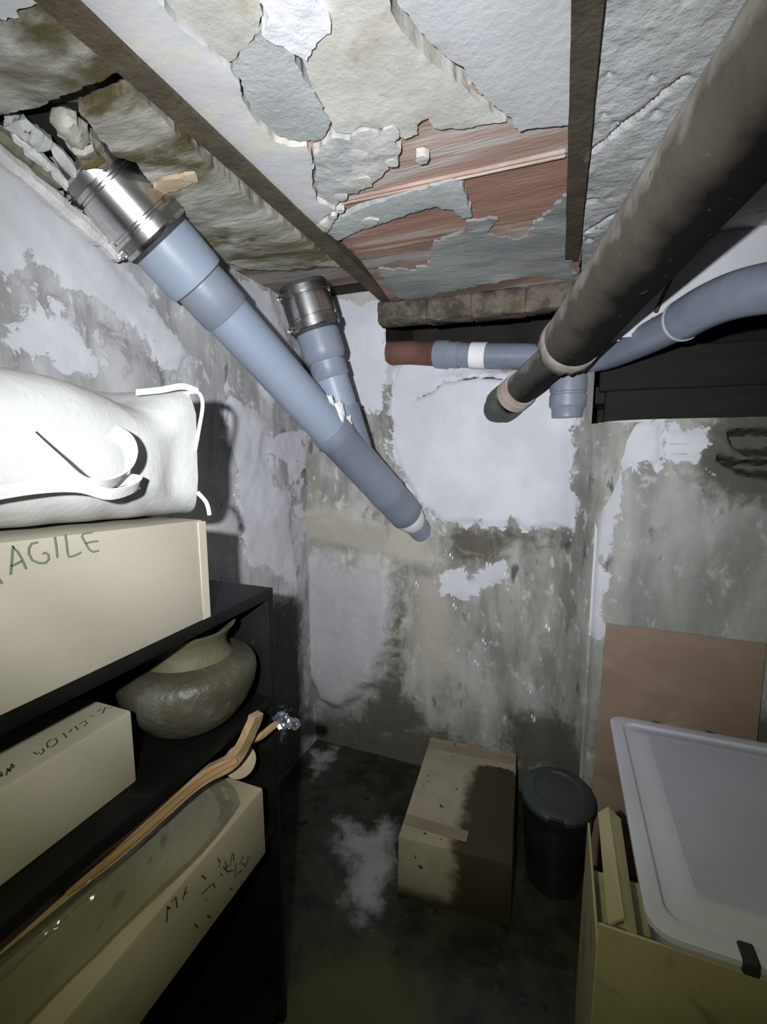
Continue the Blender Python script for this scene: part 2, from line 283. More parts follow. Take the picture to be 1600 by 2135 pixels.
M_terra2 = mat('terracotta_dusty', (0.33, 0.215, 0.175), (0.43, 0.32, 0.27), 6, 0.9, 0.8, 50, stretch=(0.35, 3.0, 1), c3=(0.46, 0.42, 0.38), s3=3.0, t3=0.54)
M_terra3 = mat('terracotta_sooty', (0.13, 0.085, 0.065), (0.22, 0.15, 0.115), 6, 0.9, 0.8, 50, stretch=(0.35, 3.0, 1), c3=(0.26, 0.25, 0.23), s3=3.6, t3=0.54)
M_lint = mat('shaded_brick_edge', (0.045, 0.038, 0.028), (0.135, 0.115, 0.09), 22, 0.95, 1.2, 60, c3=(0.20, 0.125, 0.09), s3=9, t3=0.64, w3=.1)
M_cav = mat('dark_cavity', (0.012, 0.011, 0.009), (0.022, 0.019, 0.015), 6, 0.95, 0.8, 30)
M_rust = mat('rusted_steel', (0.055, 0.043, 0.028), (0.085, 0.066, 0.040), 16, 0.85, 1.2, 60, c3=(0.15, 0.10, 0.05), s3=9, t3=0.66)
M_rustr = mat('rusted_steel_dark', (0.040, 0.033, 0.022), (0.065, 0.052, 0.034), 16, 0.85, 1.2, 60, c3=(0.13, 0.095, 0.05), s3=9, t3=0.64)
M_rough = mat('pitted_grey_ceiling', (0.37, 0.385, 0.385), (0.46, 0.47, 0.465), 5, 0.95, 1.6, 42, c3=(0.34, 0.36, 0.34), s3=2.5, t3=0.56)
M_pvc = mat('grey_pvc', (0.225, 0.265, 0.335), (0.25, 0.29, 0.36), 3, 0.42, 0.1, 80, spec=0.35)
M_pvcd = mat('grey_pvc_dark', (0.17, 0.195, 0.245), (0.205, 0.23, 0.28), 6, 0.42, 0.15, 80, spec=0.4, c3=(0.30, 0.30, 0.30), s3=7, t3=0.68)
M_steel = mat('stainless_steel', (0.62, 0.62, 0.61), (0.56, 0.56, 0.55), 20, 0.24, 0.05, 120, metal=1.0, stretch=(1, 1, 6))
M_steeld = mat('dull_steel', (0.36, 0.36, 0.35), (0.26, 0.26, 0.24), 14, 0.34, 0.1, 120, metal=1.0)
M_rubber = mat('black_rubber', (0.025, 0.027, 0.03), (0.04, 0.042, 0.045), 20, 0.7)
M_black = mat('black_melamine', (0.005, 0.005, 0.0048), (0.009, 0.0095, 0.008), 9, 0.45, 0.2, 90, spec=0.18, c3=(0.02, 0.02, 0.017), s3=12, t3=0.70)
M_card = mat('pale_cardboard', (0.40, 0.365, 0.29), (0.43, 0.39, 0.31), 4, 0.85, 0.15, 120, stretch=(1, 1, 3))
M_card2 = mat('kraft_cardboard', (0.37, 0.325, 0.225), (0.41, 0.36, 0.255), 5, 0.85, 0.15, 120, stretch=(1, 1, 3))
M_card3 = mat('dirty_cardboard', (0.33, 0.29, 0.16), (0.38, 0.34, 0.20), 5, 0.85, 0.2, 90, c3=(0.22, 0.20, 0.13), s3=7, t3=0.62)
M_tape = mat('brown_tape', (0.22, 0.175, 0.12), (0.25, 0.20, 0.14), 9, 0.4)
M_ink = mat('green_black_ink', (0.045, 0.075, 0.055))
M_ink2 = mat('black_ink', (0.03, 0.03, 0.025))
M_inkg = mat('green_felt_ink', (0.13, 0.17, 0.125))
M_fabric = mat('white_fabric', (0.50, 0.51, 0.485), (0.54, 0.55, 0.525), 7, 0.85, 0.3, 60)
M_webb = mat('white_webbing', (0.74, 0.75, 0.72), (0.70, 0.71, 0.68), 60, 0.8, 0.3, 160)
M_pot = mat('olive_clay', (0.045, 0.042, 0.026), (0.078, 0.073, 0.050), 9, 0.40, 1.4, 34, spec=0.45, c3=(0.105, 0.104, 0.082), s3=8, t3=0.60)
M_wood = mat('pale_wood', (0.34, 0.22, 0.11), (0.44, 0.31, 0.17), 12, 0.6, 0.4, 50, stretch=(3, 0.5, 3))
M_binm = mat('black_plastic', (0.010, 0.012, 0.013), (0.016, 0.018, 0.020), 9, 0.30, 0.2, 60, spec=0.5)
M_binlid = mat('dusty_black_plastic', (0.030, 0.036, 0.039), (0.042, 0.050, 0.052), 7, 0.5, 0.3, 60)
M_hard = mat('brown_hardboard', (0.235, 0.165, 0.125), (0.285, 0.205, 0.155), 4, 0.5, 0.2, 90, c3=(0.31, 0.235, 0.18), s3=3, t3=0.62, stretch=(1, 1, 2))
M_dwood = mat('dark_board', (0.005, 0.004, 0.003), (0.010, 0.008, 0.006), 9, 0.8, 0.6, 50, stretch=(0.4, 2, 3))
M_flake = mat('paint_flakes', (0.62, 0.63, 0.66), (0.7, 0.71, 0.74), 9, 0.8)
M_clay = mat('red_clay_pipe', (0.085, 0.038, 0.026), (0.13, 0.066, 0.048), 10, 0.8, 0.6, 60)
M_rubble = mat('rubble_pale', (0.40, 0.41, 0.39), (0.54, 0.54, 0.53), 14, 0.95, 1.2, 60)
M_rubbled = mat('rubble_dark', (0.10, 0.09, 0.06), (0.17, 0.155, 0.12), 14, 0.95, 1.2, 60)
M_putty = mat('white_putty', (0.66, 0.66, 0.66), (0.72, 0.72, 0.73), 9, 0.85, 0.8, 50)
M_foil = mat('crumpled_foil', (0.42, 0.47, 0.54), (0.06, 0.07, 0.09), 26, 0.22, 0.8, 50, metal=0.7, c3=(0.55, 0.33, 0.10), s3=17, t3=0.66)

def pipe_mat(name, dark, mid, lit_side, axis, updir):
    """old dark mottled pipe, upper-left flank painted lit, lower right painted in shade (object space, fixed to the pipe)"""
    m = bpy.data.materials.new(name); m.use_nodes = True
    n = m.node_tree.nodes; l = m.node_tree.links
    b = n['Principled BSDF']; b.inputs['Roughness'].default_value = 0.8; b.inputs['Specular IOR Level'].default_value = 0.2
    g = n.new('ShaderNodeNewGeometry')
    tc = n.new('ShaderNodeTexCoord')
    dp = n.new('ShaderNodeVectorMath'); dp.operation = 'DOT_PRODUCT'
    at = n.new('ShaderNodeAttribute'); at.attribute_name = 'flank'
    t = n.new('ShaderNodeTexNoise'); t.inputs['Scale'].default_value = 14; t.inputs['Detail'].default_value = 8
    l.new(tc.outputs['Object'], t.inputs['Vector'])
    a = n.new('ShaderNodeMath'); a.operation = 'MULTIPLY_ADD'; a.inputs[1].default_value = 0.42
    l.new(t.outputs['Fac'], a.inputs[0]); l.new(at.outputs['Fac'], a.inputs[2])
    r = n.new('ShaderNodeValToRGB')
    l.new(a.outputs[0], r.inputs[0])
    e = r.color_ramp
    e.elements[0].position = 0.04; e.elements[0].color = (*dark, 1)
    e.elements[1].position = 0.72; e.elements[1].color = (*lit_side, 1)
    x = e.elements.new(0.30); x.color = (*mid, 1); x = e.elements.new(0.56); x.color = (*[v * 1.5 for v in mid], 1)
    t2 = n.new('ShaderNodeTexNoise'); t2.inputs['Scale'].default_value = 45; t2.inputs['Detail'].default_value = 5
    l.new(tc.outputs['Object'], t2.inputs['Vector'])
    r2 = n.new('ShaderNodeMapRange'); r2.inputs['From Min'].default_value = 0.66; r2.inputs['From Max'].default_value = 0.76
    l.new(t2.outputs['Fac'], r2.inputs['Value'])
    mx = n.new('ShaderNodeMix'); mx.data_type = 'RGBA'; mx.inputs[7].default_value = (*[min(1, v * 1.5 + 0.02) for v in mid], 1)
    l.new(r.outputs[0], mx.inputs[6]); l.new(r2.outputs[0], mx.inputs[0])
    l.new(mx.outputs[2], b.inputs['Base Color'])
    bp = n.new('ShaderNodeBump'); bp.inputs['Strength'].default_value = 0.5; bp.inputs['Distance'].default_value = 0.004
    l.new(t2.outputs['Fac'], bp.inputs['Height']); l.new(bp.outputs[0], b.inputs['Normal'])
    return m
M_oldpipe = pipe_mat('shaded_old_pipe', (0.003, 0.0026, 0.002), (0.060, 0.052, 0.041), (0.33, 0.31, 0.28), None, None)
M_oldpipe2 = pipe_mat('shaded_old_pipe_thin', (0.004, 0.0036, 0.003), (0.040, 0.036, 0.030), (0.24, 0.22, 0.20), None, None)

def clear_mat(name, tint, fac, rough=0.06):
    m = bpy.data.materials.new(name); m.use_nodes = True
    n = m.node_tree.nodes; l = m.node_tree.links
    for x in list(n):
        if x.type != 'OUTPUT_MATERIAL': n.remove(x)
    out = [x for x in n if x.type == 'OUTPUT_MATERIAL'][0]
    tr = n.new('ShaderNodeBsdfTransparent'); tr.inputs[0].default_value = (*tint, 1)
    gl = n.new('ShaderNodeBsdfGlossy'); gl.inputs['Roughness'].default_value = rough
    df = n.new('ShaderNodeBsdfDiffuse'); df.inputs[0].default_value = (0.5, 0.5, 0.48, 1)
    m0 = n.new('ShaderNodeMixShader'); m0.inputs[0].default_value = 0.45
    l.new(gl.outputs[0], m0.inputs[1]); l.new(df.outputs[0], m0.inputs[2])
    mx = n.new('ShaderNodeMixShader')
    fr = n.new('ShaderNodeLayerWeight'); fr.inputs['Blend'].default_value = 0.25
    ad = n.new('ShaderNodeMath'); ad.operation = 'MULTIPLY_ADD'; ad.inputs[1].default_value = 0.4; ad.inputs[2].default_value = fac
    l.new(fr.outputs['Fresnel'], ad.inputs[0])
    l.new(ad.outputs[0], mx.inputs[0]); l.new(tr.outputs[0], mx.inputs[1]); l.new(m0.outputs[0], mx.inputs[2])
    l.new(mx.outputs[0], out.inputs[0])
    tc = n.new('ShaderNodeTexCoord'); t = n.new('ShaderNodeTexNoise'); t.inputs['Scale'].default_value = 30; t.inputs['Detail'].default_value = 2
    mpp = n.new('ShaderNodeMapping'); mpp.inputs['Scale'].default_value = (1, .55, 1); l.new(tc.outputs['Object'], mpp.inputs[0]); l.new(mpp.outputs[0], t.inputs['Vector'])
    bp = n.new('ShaderNodeBump'); bp.inputs['Strength'].default_value = 0.9; bp.inputs['Distance'].default_value = 0.02
    l.new(t.outputs['Fac'], bp.inputs['Height']); l.new(bp.outputs[0], gl.inputs['Normal'])
    return m
M_film = clear_mat('clear_film', (0.93, 0.93, 0.9), 0.06, 0.16)
def milky_mat(name, col, trans, rough=0.35):
    m = mat(name, col, tuple(v * 0.94 for v in col), 5, rough, 0.15, 60, spec=0.4)
    n = m.node_tree.nodes; l = m.node_tree.links
    b = n['Principled BSDF']
    tl = n.new('ShaderNodeBsdfTranslucent'); tl.inputs[0].default_value = (*col, 1)
    tp = n.new('ShaderNodeBsdfTransparent'); tp.inputs[0].default_value = (0.8, 0.82, 0.85, 1)
    m1 = n.new('ShaderNodeMixShader'); m1.inputs[0].default_value = 0.25
    l.new(b.outputs[0], m1.inputs[1]); l.new(tl.outputs[0], m1.inputs[2])
    m2 = n.new('ShaderNodeMixShader'); m2.inputs[0].default_value = trans
    l.new(m1.outputs[0], m2.inputs[1]); l.new(tp.outputs[0], m2.inputs[2])
    out = [x for x in n if x.type == 'OUTPUT_MATERIAL'][0]
    l.new(m2.outputs[0], out.inputs[0])
    return m
M_milk = milky_mat('milky_plastic', (0.72, 0.73, 0.82), 0.10)
M_milkb = milky_mat('milky_plastic_panel', (0.64, 0.66, 0.76), 0.16)

# ------------------------------------------------------------------ scene bookkeeping
BASE = {}
def thing(name, label, cat, loc, group=None):
    o = bpy.data.objects.new(name, None)
    COL.objects.link(o)
    o.empty_display_size = 0.05
    o.location = loc
    o['label'] = label; o['category'] = cat
    if group: o['group'] = group
    BASE[o.name] = Vector(loc)
    return o
def tag(o, label, cat, group=None):
    o['label'] = label; o['category'] = cat
    if group: o['group'] = group
    return o
def finish(me, name, m, parent, smooth=None):
    if isinstance(m, (list, tuple)):
        for x in m: me.materials.append(x)
    else:
        me.materials.append(m)
    if smooth is not None:
        me.polygons.foreach_set('use_smooth', [True] * len(me.polygons))
        me.set_sharp_from_angle(angle=math.radians(smooth))
    o = bpy.data.objects.new(name, me)
    COL.objects.link(o)
    if parent is not None: o.parent = parent
    BASE[o.name] = org(parent)
    return o
def org(parent):
    return BASE[parent.name] if parent is not None else Vector((0, 0, 0))
def from_bm(name, bm, m, parent=None, smooth=None, base=None):
    off = org(parent) if base is None else Vector(base)
    bmesh.ops.translate(bm, verts=bm.verts, vec=-off)
    bmesh.ops.recalc_face_normals(bm, faces=bm.faces)
    me = bpy.data.meshes.new(name)
    bm.to_mesh(me); bm.free()
    o = finish(me, name, m, parent, smooth)
    if base is not None and parent is None:
        o.location = base; BASE[o.name] = Vector(base)
    return o
def box_bm(x0, x1, y0, y1, z0, z1, bev=0.0, seg=2, bm=None):
    b = bm or bmesh.new()
    r = bmesh.ops.create_cube(b, size=1.0)
    for v in r['verts']:
        v.co = Vector(((x0 + x1) / 2 + v.co.x * (x1 - x0), (y0 + y1) / 2 + v.co.y * (y1 - y0), (z0 + z1) / 2 + v.co.z * (z1 - z0)))
    if bev > 0:
        es = list({e for v in r['verts'] for e in v.link_edges})
        bmesh.ops.bevel(b, geom=es, offset=bev, segments=seg, affect='EDGES', profile=0.5)
    return b
def box(name, m, parent, x0, x1, y0, y1, z0, z1, bev=0.003, seg=2, smooth=40):
    return from_bm(name, box_bm(x0, x1, y0, y1, z0, z1, bev, seg), m, parent, smooth)
def poly_bm(pts, faces, bm=None):
    b = bm or bmesh.new()
    vs_ = [b.verts.new(p) for p in pts]
    for f in faces: b.faces.new([vs_[i] for i in f])
    return b
def hexa_bm(p, bev=0.002, bm=None):
    """p: 4 bottom points then 4 top points, same order"""
    b = poly_bm(p, [(3, 2, 1, 0), (4, 5, 6, 7), (0, 1, 5, 4), (1, 2, 6, 5), (2, 3, 7, 6), (3, 0, 4, 7)], bm)
    if bev > 0 and bm is None:
        bmesh.ops.bevel(b, geom=list(b.edges), offset=bev, segments=2, affect='EDGES', profile=0.5)
    return b
def frames(path):
    P = [Vector(p) for p in path]
    T = []
    for i in range(len(P)):
        a = P[max(0, i - 1)]; c = P[min(len(P) - 1, i + 1)]
        d = c - a
        if d.length < 1e-7: d = (P[-1] - P[0])
        T.append(d.normalized())
    up = Vector((0, 0, 1)) if abs(T[0].z) < 0.95 else Vector((1, 0, 0))
    Nn = []
    n0 = (up - T[0] * up.dot(T[0])).normalized()
    for t in T:
        n0 = (n0 - t * n0.dot(t)).normalized()
        Nn.append(n0)
    return P, T, Nn
def tube_bm(path, radii, seg=24, caps=True, bm=None, wob=0.0, arc=None, seed=0):
    b = bm or bmesh.new()
    P, T, Nn = frames(path)
    if not isinstance(radii, (list, tuple)): radii = [radii] * len(P)
    rings = []
    a0, a1 = (0, 2 * PI) if arc is None else arc
    cnt = seg if arc is None else seg + 1
    for i in range(len(P)):
        bi = T[i].cross(Nn[i])
        ring = []
        for k in range(cnt):
            a = a0 + (a1 - a0) * k / seg
            dirv = Nn[i] * math.cos(a) + bi * math.sin(a)
            r = radii[i]
            if wob: r *= 1 + wob * mnoise.noise(Vector((P[i].x * 14 + seed, P[i].y * 14 + k * 0.7, P[i].z * 14)))
            ring.append(b.verts.new(P[i] + dirv * r))
        rings.append(ring)
    for i in range(len(rings) - 1):
        for k in range(cnt if arc is None else cnt - 1):
            k2 = (k + 1) % cnt
            b.faces.new((rings[i][k], rings[i][k2], rings[i + 1][k2], rings[i + 1][k]))
    if caps and arc is None:
        b.faces.new(list(reversed(rings[0]))); b.faces.new(rings[-1])
    return b
def tube(name, m, parent, path, radii, seg=24, smooth=50, **kw):
    return from_bm(name, tube_bm(path, radii, seg, **kw), m, parent, smooth)
def lathe(name, m, parent, A, D, prof, seg=32, smooth=40, caps=True):
    """prof: (distance along D from A, radius)"""
    A = Vector(A); D = Vector(D).normalized()
    b = bmesh.new()
    up = Vector((0, 0, 1)) if abs(D.z) < 0.95 else Vector((1, 0, 0))
    n0 = (up - D * up.dot(D)).normalized(); bi = D.cross(n0)
    rings = []
    for t, r in prof:
        rings.append([b.verts.new(A + D * t + (n0 * math.cos(2 * PI * k / seg) + bi * math.sin(2 * PI * k / seg)) * r) for k in range(seg)])
    for i in range(len(rings) - 1):
        for k in range(seg):
            k2 = (k + 1) % seg
            b.faces.new((rings[i][k], rings[i][k2], rings[i + 1][k2], rings[i + 1][k]))
    if caps:
        b.faces.new(list(reversed(rings[0]))); b.faces.new(rings[-1])
    return from_bm(name, b, m, parent, smooth)
def V(x, y, z): return Vector((x, y, z + H))

# numpy value noise
def vnoise(x, y, seed=0):
    xi = np.floor(x).astype(np.int64); yi = np.floor(y).astype(np.int64)
    xf = x - xi; yf = y - yi
    def h(a, b):
        v = (a * 374761393 + b * 668265263 + seed * 144665) & 0xffffffff
        v = ((v ^ (v >> 13)) * 1274126177) & 0xffffffff
        return ((v ^ (v >> 16)) & 0xffff) / 65535.0
    u = xf * xf * (3 - 2 * xf); w = yf * yf * (3 - 2 * yf)
    return (h(xi, yi) * (1 - u) + h(xi + 1, yi) * u) * (1 - w) + (h(xi, yi + 1) * (1 - u) + h(xi + 1, yi + 1) * u) * w
def fbm(x, y, sc, seed=0, oc=4):
    s = np.zeros_like(x); a = 0.5; t = 0
    for i in range(oc):
        s += a * vnoise(x * sc * 2 ** i, y * sc * 2 ** i, seed + i * 17); t += a; a *= 0.5
    return s / t - 0.5
def sdist(px, py, poly):
    """signed distance, positive inside"""
    P = np.array(poly, float)
    d = np.full(px.shape, 1e9); ins = np.zeros(px.shape, bool)
    for i in range(len(P)):
        a = P[i]; b = P[(i + 1) % len(P)]
        e = b - a; wx = px - a[0]; wy = py - a[1]
        t = np.clip((wx * e[0] + wy * e[1]) / max(1e-12, e @ e), 0, 1)
        d = np.minimum(d, (wx - e[0] * t) ** 2 + (wy - e[1] * t) ** 2)
        c = ((a[1] > py) != (b[1] > py)) & (px < (b[0] - a[0]) * (py - a[1]) / (b[1] - a[1] + 1e-15) + a[0])
        ins ^= c
    d = np.sqrt(d)
    return np.where(ins, d, -d)
def ldist(px, py, line):
    d = np.full(px.shape, 1e9)
    for a, b in zip(line[:-1], line[1:]):
        a = np.array(a); b = np.array(b); e = b - a
        wx = px - a[0]; wy = py - a[1]
        t = np.clip((wx * e[0] + wy * e[1]) / max(1e-12, e @ e), 0, 1)
        d = np.minimum(d, (wx - e[0] * t) ** 2 + (wy - e[1] * t) ** 2)
    return np.sqrt(d)
def union(px, py, names, warp=0.0):
    r = np.full(px.shape, -0.3)
    for nm in names: r = np.maximum(r, sdist(px, py, G[nm]))
    return np.maximum(r, -0.3)
def sheet(name, us, vs_, posf, m, coat=None, crack=None, parent=None, hole=None, kind=None, smooth=60):
    """grid mesh; posf(U, V) -> X, Y, Z arrays; coat -> (paint, damp, beige) signed distances; hole: mask of removed cells"""
    U, W = np.meshgrid(us, vs_, indexing='ij')
    X, Y, Z = posf(U, W)
    nu, nv = U.shape
    co = np.stack([X, Y, Z], -1).reshape(-1, 3)
    idx = np.arange(nu * nv).reshape(nu, nv)
    q = np.stack([idx[:-1, :-1], idx[1:, :-1], idx[1:, 1:], idx[:-1, 1:]], -1)
    if hole is not None:
        uc = (U[:-1, :-1] + U[1:, 1:]) / 2; wc = (W[:-1, :-1] + W[1:, 1:]) / 2
        q = q[~hole(uc, wc)]
    q = q.reshape(-1, 4)
    me = bpy.data.meshes.new(name)
    me.vertices.add(len(co)); me.vertices.foreach_set('co', co.astype(np.float32).ravel())
    me.loops.add(q.size); me.loops.foreach_set('vertex_index', q.astype(np.int32).ravel())
    me.polygons.add(len(q)); me.polygons.foreach_set('loop_start', np.arange(0, q.size, 4, dtype=np.int32))
    me.update(calc_edges=True)
    c = np.full((nu, nv, 4), -0.3)
    if coat:
        for i, f in enumerate(coat):
            if f is not None: c[..., i] = f(U, W)
    a = me.attributes.new('coat', 'FLOAT_COLOR', 'POINT'); a.data.foreach_set('color', c.astype(np.float32).ravel())
    k = np.full((nu, nv), -0.3) if crack is None else crack(U, W)
    a = me.attributes.new('crack', 'FLOAT', 'POINT'); a.data.foreach_set('value', k.astype(np.float32).ravel())
    o = finish(me, name, m, parent, smooth)
    o['kind'] = kind or 'structure'
    return o
def flip(o):
    o.data.flip_normals(); return o

# ------------------------------------------------------------------ floor
ar = np.arange
def floor_pos(U, W):
    return U, W, 0.006 * fbm(U, W, 3.0, 3) + 0.002 * fbm(U, W, 20, 8)
sheet('floor', ar(-1.15, 1.46, .012), ar(-1.3, 2.35, .012), floor_pos, MATS['wet_floor'],
      coat=(lambda a, b: union(a, b, ['floor_pale', 'floor_pale2']) - 0.035, None, lambda a, b: union(a, b, ['floor_olive']) - 0.05))

# ------------------------------------------------------------------ walls
def sstep(a, b, x):
    t = np.clip((x - a) / (b - a), 0, 1); return t * t * (3 - 2 * t)
def back_pos(U, W):
    b = 0.012 * fbm(U, W, 4, 11) + 0.005 * fbm(U, W, 22, 5)
    # left column, thicker than the white panel, with a rounded shoulder lower down
    col = 1 - sstep(-0.705, -0.685, U + 0.02 * fbm(U, W, 8, 2))
    b = b + 0.05 * col * sstep(1.0, 1.2, W)
    d = sdist(U, W, G['col_grey'])
    b = b + 0.05 * sstep(-0.03, 0.05, d + 0.05 * fbm(U, W, 10, 4))
    d = sdist(U, W, G['beige'])
    b = b + 0.035 * sstep(-0.05, 0.05, d)
    d = sdist(U, W, G['alc_paint'])
    b = b + 0.012 * sstep(-0.02, 0.015, d + 0.03 * fbm(U, W, 14, 9))
    b = b + 0.02 * sstep(1.40, 1.62, W) * sstep(-0.62, -0.4, U) * (1 - sstep(1.75, 1.80, W))
    b = b - 0.03 * sstep(0.0, 0.02, 0.012 - ldist(U, W, G['crack1']))
    # shoulder of plaster rising towards the pier on the right
    b = b + 0.16 * sstep(-0.06, 0.16, U) ** 2
    return U, 1.9 - b, W
def back_hole(U, W):
    top = H + 0.40 + 0.03 * fbm(U, W * 0, 9, 21) - 0.015 * (U + 0.7)
    return ((U > -0.70) & (W > top)) | ((U > 0.10) & (W > H + 0.095 + .012 * fbm(U, W, 20, 23)))
sheet('wall_back', ar(-1.2, 0.36, .008), ar(-0.02, 2.20, .008), back_pos, MATS['old_plaster'],
      coat=(lambda a, b: union(a, b, ['alc_paint', 'left_col_paint', 'splash_paint', 'left_low_paint', 'small_paint']) + 0.03 * fbm(a, b, 12, 31) + .012,
            lambda a, b: union(a, b, ['damp1', 'damp2', 'damp3', 'damp4', 'damp_left']) - 0.01,
            lambda a, b: union(a, b, ['beige', 'beige2']) - .01, lambda a, b: union(a, b, ['col_grey', 'left_low_paint'])),
      crack=lambda a, b: np.maximum(0.004 - ldist(a, b, G['crack1']), 0.0015 - ldist(a, b, G['crack2'])), hole=back_hole)
def left_pos(U, W):
    b = 0.016 * fbm(U, W, 3.5, 41) + 0.006 * fbm(U, W, 20, 45)
    b = b + 0.006 * sstep(-0.02, 0.02, union(U, W, ['lp1', 'lp2', 'lp4']) + 0.06 * fbm(U, W, 8, 43))
    return -1.1 + b, U, W
flip(sheet('wall_left', ar(-1.3, 1.96, .010), ar(-0.02, 2.20, .010), left_pos, MATS['old_plaster_left'],
      coat=(lambda a, b: np.maximum(union(a, b, ['lp1', 'lp2', 'lp3', 'lp4']) + 0.10 * fbm(a, b, 5, 51), 0.22 * fbm(a, b, 4, 57) - 0.05),
            lambda a, b: np.maximum(union(a, b, ['ld1', 'ld2', 'ld3', 'ld4']) - 0.02, 0.2 * fbm(a, b, 6, 67) - 0.085), None)))
def pier_pos(U, W):
    b = 0.012 * fbm(U, W, 4, 71) + 0.004 * fbm(U, W, 24, 75)
    b = b + 0.008 * sstep(-0.01, 0.01, union(U, W, ['pier_paint', 'pier_paint2']))
    b = b - 0.13 * sstep(-0.012, 0.014, np.maximum(sdist(U, W, G['pier_hole']), sdist(U, W, G['pier_hole2'])) + 0.02 * fbm(U, W, 30, 77))
    rise = sstep(H - 0.35, H + 0.06, W)                              # the arris is rounded off higher up
    rr = 0.03 + 0.13 * rise
    c = np.clip((0.135 + rr - U) / rr, 0, 1)
    b = b - rr * (1 - np.sqrt(np.clip(1 - c * c, 0, 1)))
    X = U
    return X, 1.72 - b, W
sheet('wall_pier', ar(0.125, 1.42, .008), ar(-0.02, H + 0.105, .008), pier_pos, MATS['pier_concrete'],
      coat=(lambda a, b: np.minimum(union(a, b, ['pier_paint', 'pier_paint2']) + .028, -.10 - 2 * union(a, b, ['pier_hole', 'pier_hole2'])), lambda a, b: np.maximum(union(a, b, ['pier_damp']) - 0.02, np.maximum(union(a, b, ['pier_hole', 'pier_hole2']) + 0.10, -0.3)), None),  # inside of the hole painted dark as shade, using the damp channel
      crack=lambda a, b: np.maximum(0.003 - ldist(a, b, G['pier_crack']), 0.002 - ldist(a, b, G['pier_crack2'])))
def add_struct(name, m, *a, bev=0.0, parent=None):
    o = from_bm(name, box_bm(*a, bev), m, parent, None)
    if parent is None: o['kind'] = 'structure'
    return o
# the pier's left cheek, its top, and the upper wall above the dark slot
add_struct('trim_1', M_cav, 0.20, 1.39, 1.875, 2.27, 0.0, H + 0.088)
add_struct('wall_right_unseen', M_cav, 1.40, 1.50, -1.3, 2.40, 0.0, 2.25)  # unseen wall, coloured near-black to cut bounce light
add_struct('wall_rear_unseen', M_cav, -1.25, 1.50, -1.40, -1.29, 0.0, 2.25)  # also out of view and kept near-black against bounce light
def upper_pos(U, W):
    b = 0.010 * fbm(U, W, 4, 81) + 0.003 * fbm(U, W, 24, 85)
    return U, 1.60 - b, W
def upper_hole(U, W):
    return W < H + np.interp(U, [.11, .13, .2, .235, .3, .4, .5], [.325, .33, .352, .388, .40, .43, .45]) + 0.012 * fbm(U, W, 12, 88)
sheet('wall_upper', ar(0.11, 1.42, .008), ar(H + 0.26, 2.12, .010), upper_pos, MATS['old_plaster'],
      coat=(lambda a, b: 0.2 - 0 * a, None, None), hole=upper_hole)
# dark cavity behind: back, left cheek, bottom
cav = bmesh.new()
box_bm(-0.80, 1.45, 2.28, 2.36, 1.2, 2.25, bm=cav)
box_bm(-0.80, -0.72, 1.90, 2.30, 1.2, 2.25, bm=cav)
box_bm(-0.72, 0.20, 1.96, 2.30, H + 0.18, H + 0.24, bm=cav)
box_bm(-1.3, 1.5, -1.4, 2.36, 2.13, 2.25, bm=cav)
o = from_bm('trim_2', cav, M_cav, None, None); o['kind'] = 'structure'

# ------------------------------------------------------------------ ceiling
ceiling = bpy.data.objects.new('ceiling', None); COL.objects.link(ceiling); ceiling['kind'] = 'structure'
ceiling.location = (0, 0.6, 2.1); BASE['ceiling'] = Vector((0, 0.6, 2.1))
rng = random.Random(7)
def jag_outline(poly, step=0.007, amp=0.006, seed=0):
    out = []
    n = len(poly)
    for i in range(n):
        a = Vector(poly[i]).to_2d(); b = Vector(poly[(i + 1) % n]).to_2d()
        L = (b - a).length; k = max(1, int(L / step))
        nrm = Vector((-(b - a).y, (b - a).x))
        if nrm.length > 0: nrm.normalize()
        for j in range(k):
            p = a + (b - a) * (j / k)
            am = amp * (1.0 if j else 0.4)
            q = mnoise.noise(Vector((p.x * 40, p.y * 40, seed))) + 0.6 * mnoise.noise(Vector((p.x * 95, p.y * 95, seed + 5))) + 0.5 * mnoise.noise(Vector((p.x * 210, p.y * 210, seed + 8)))
            out.append(p + nrm * am * q)
    return out
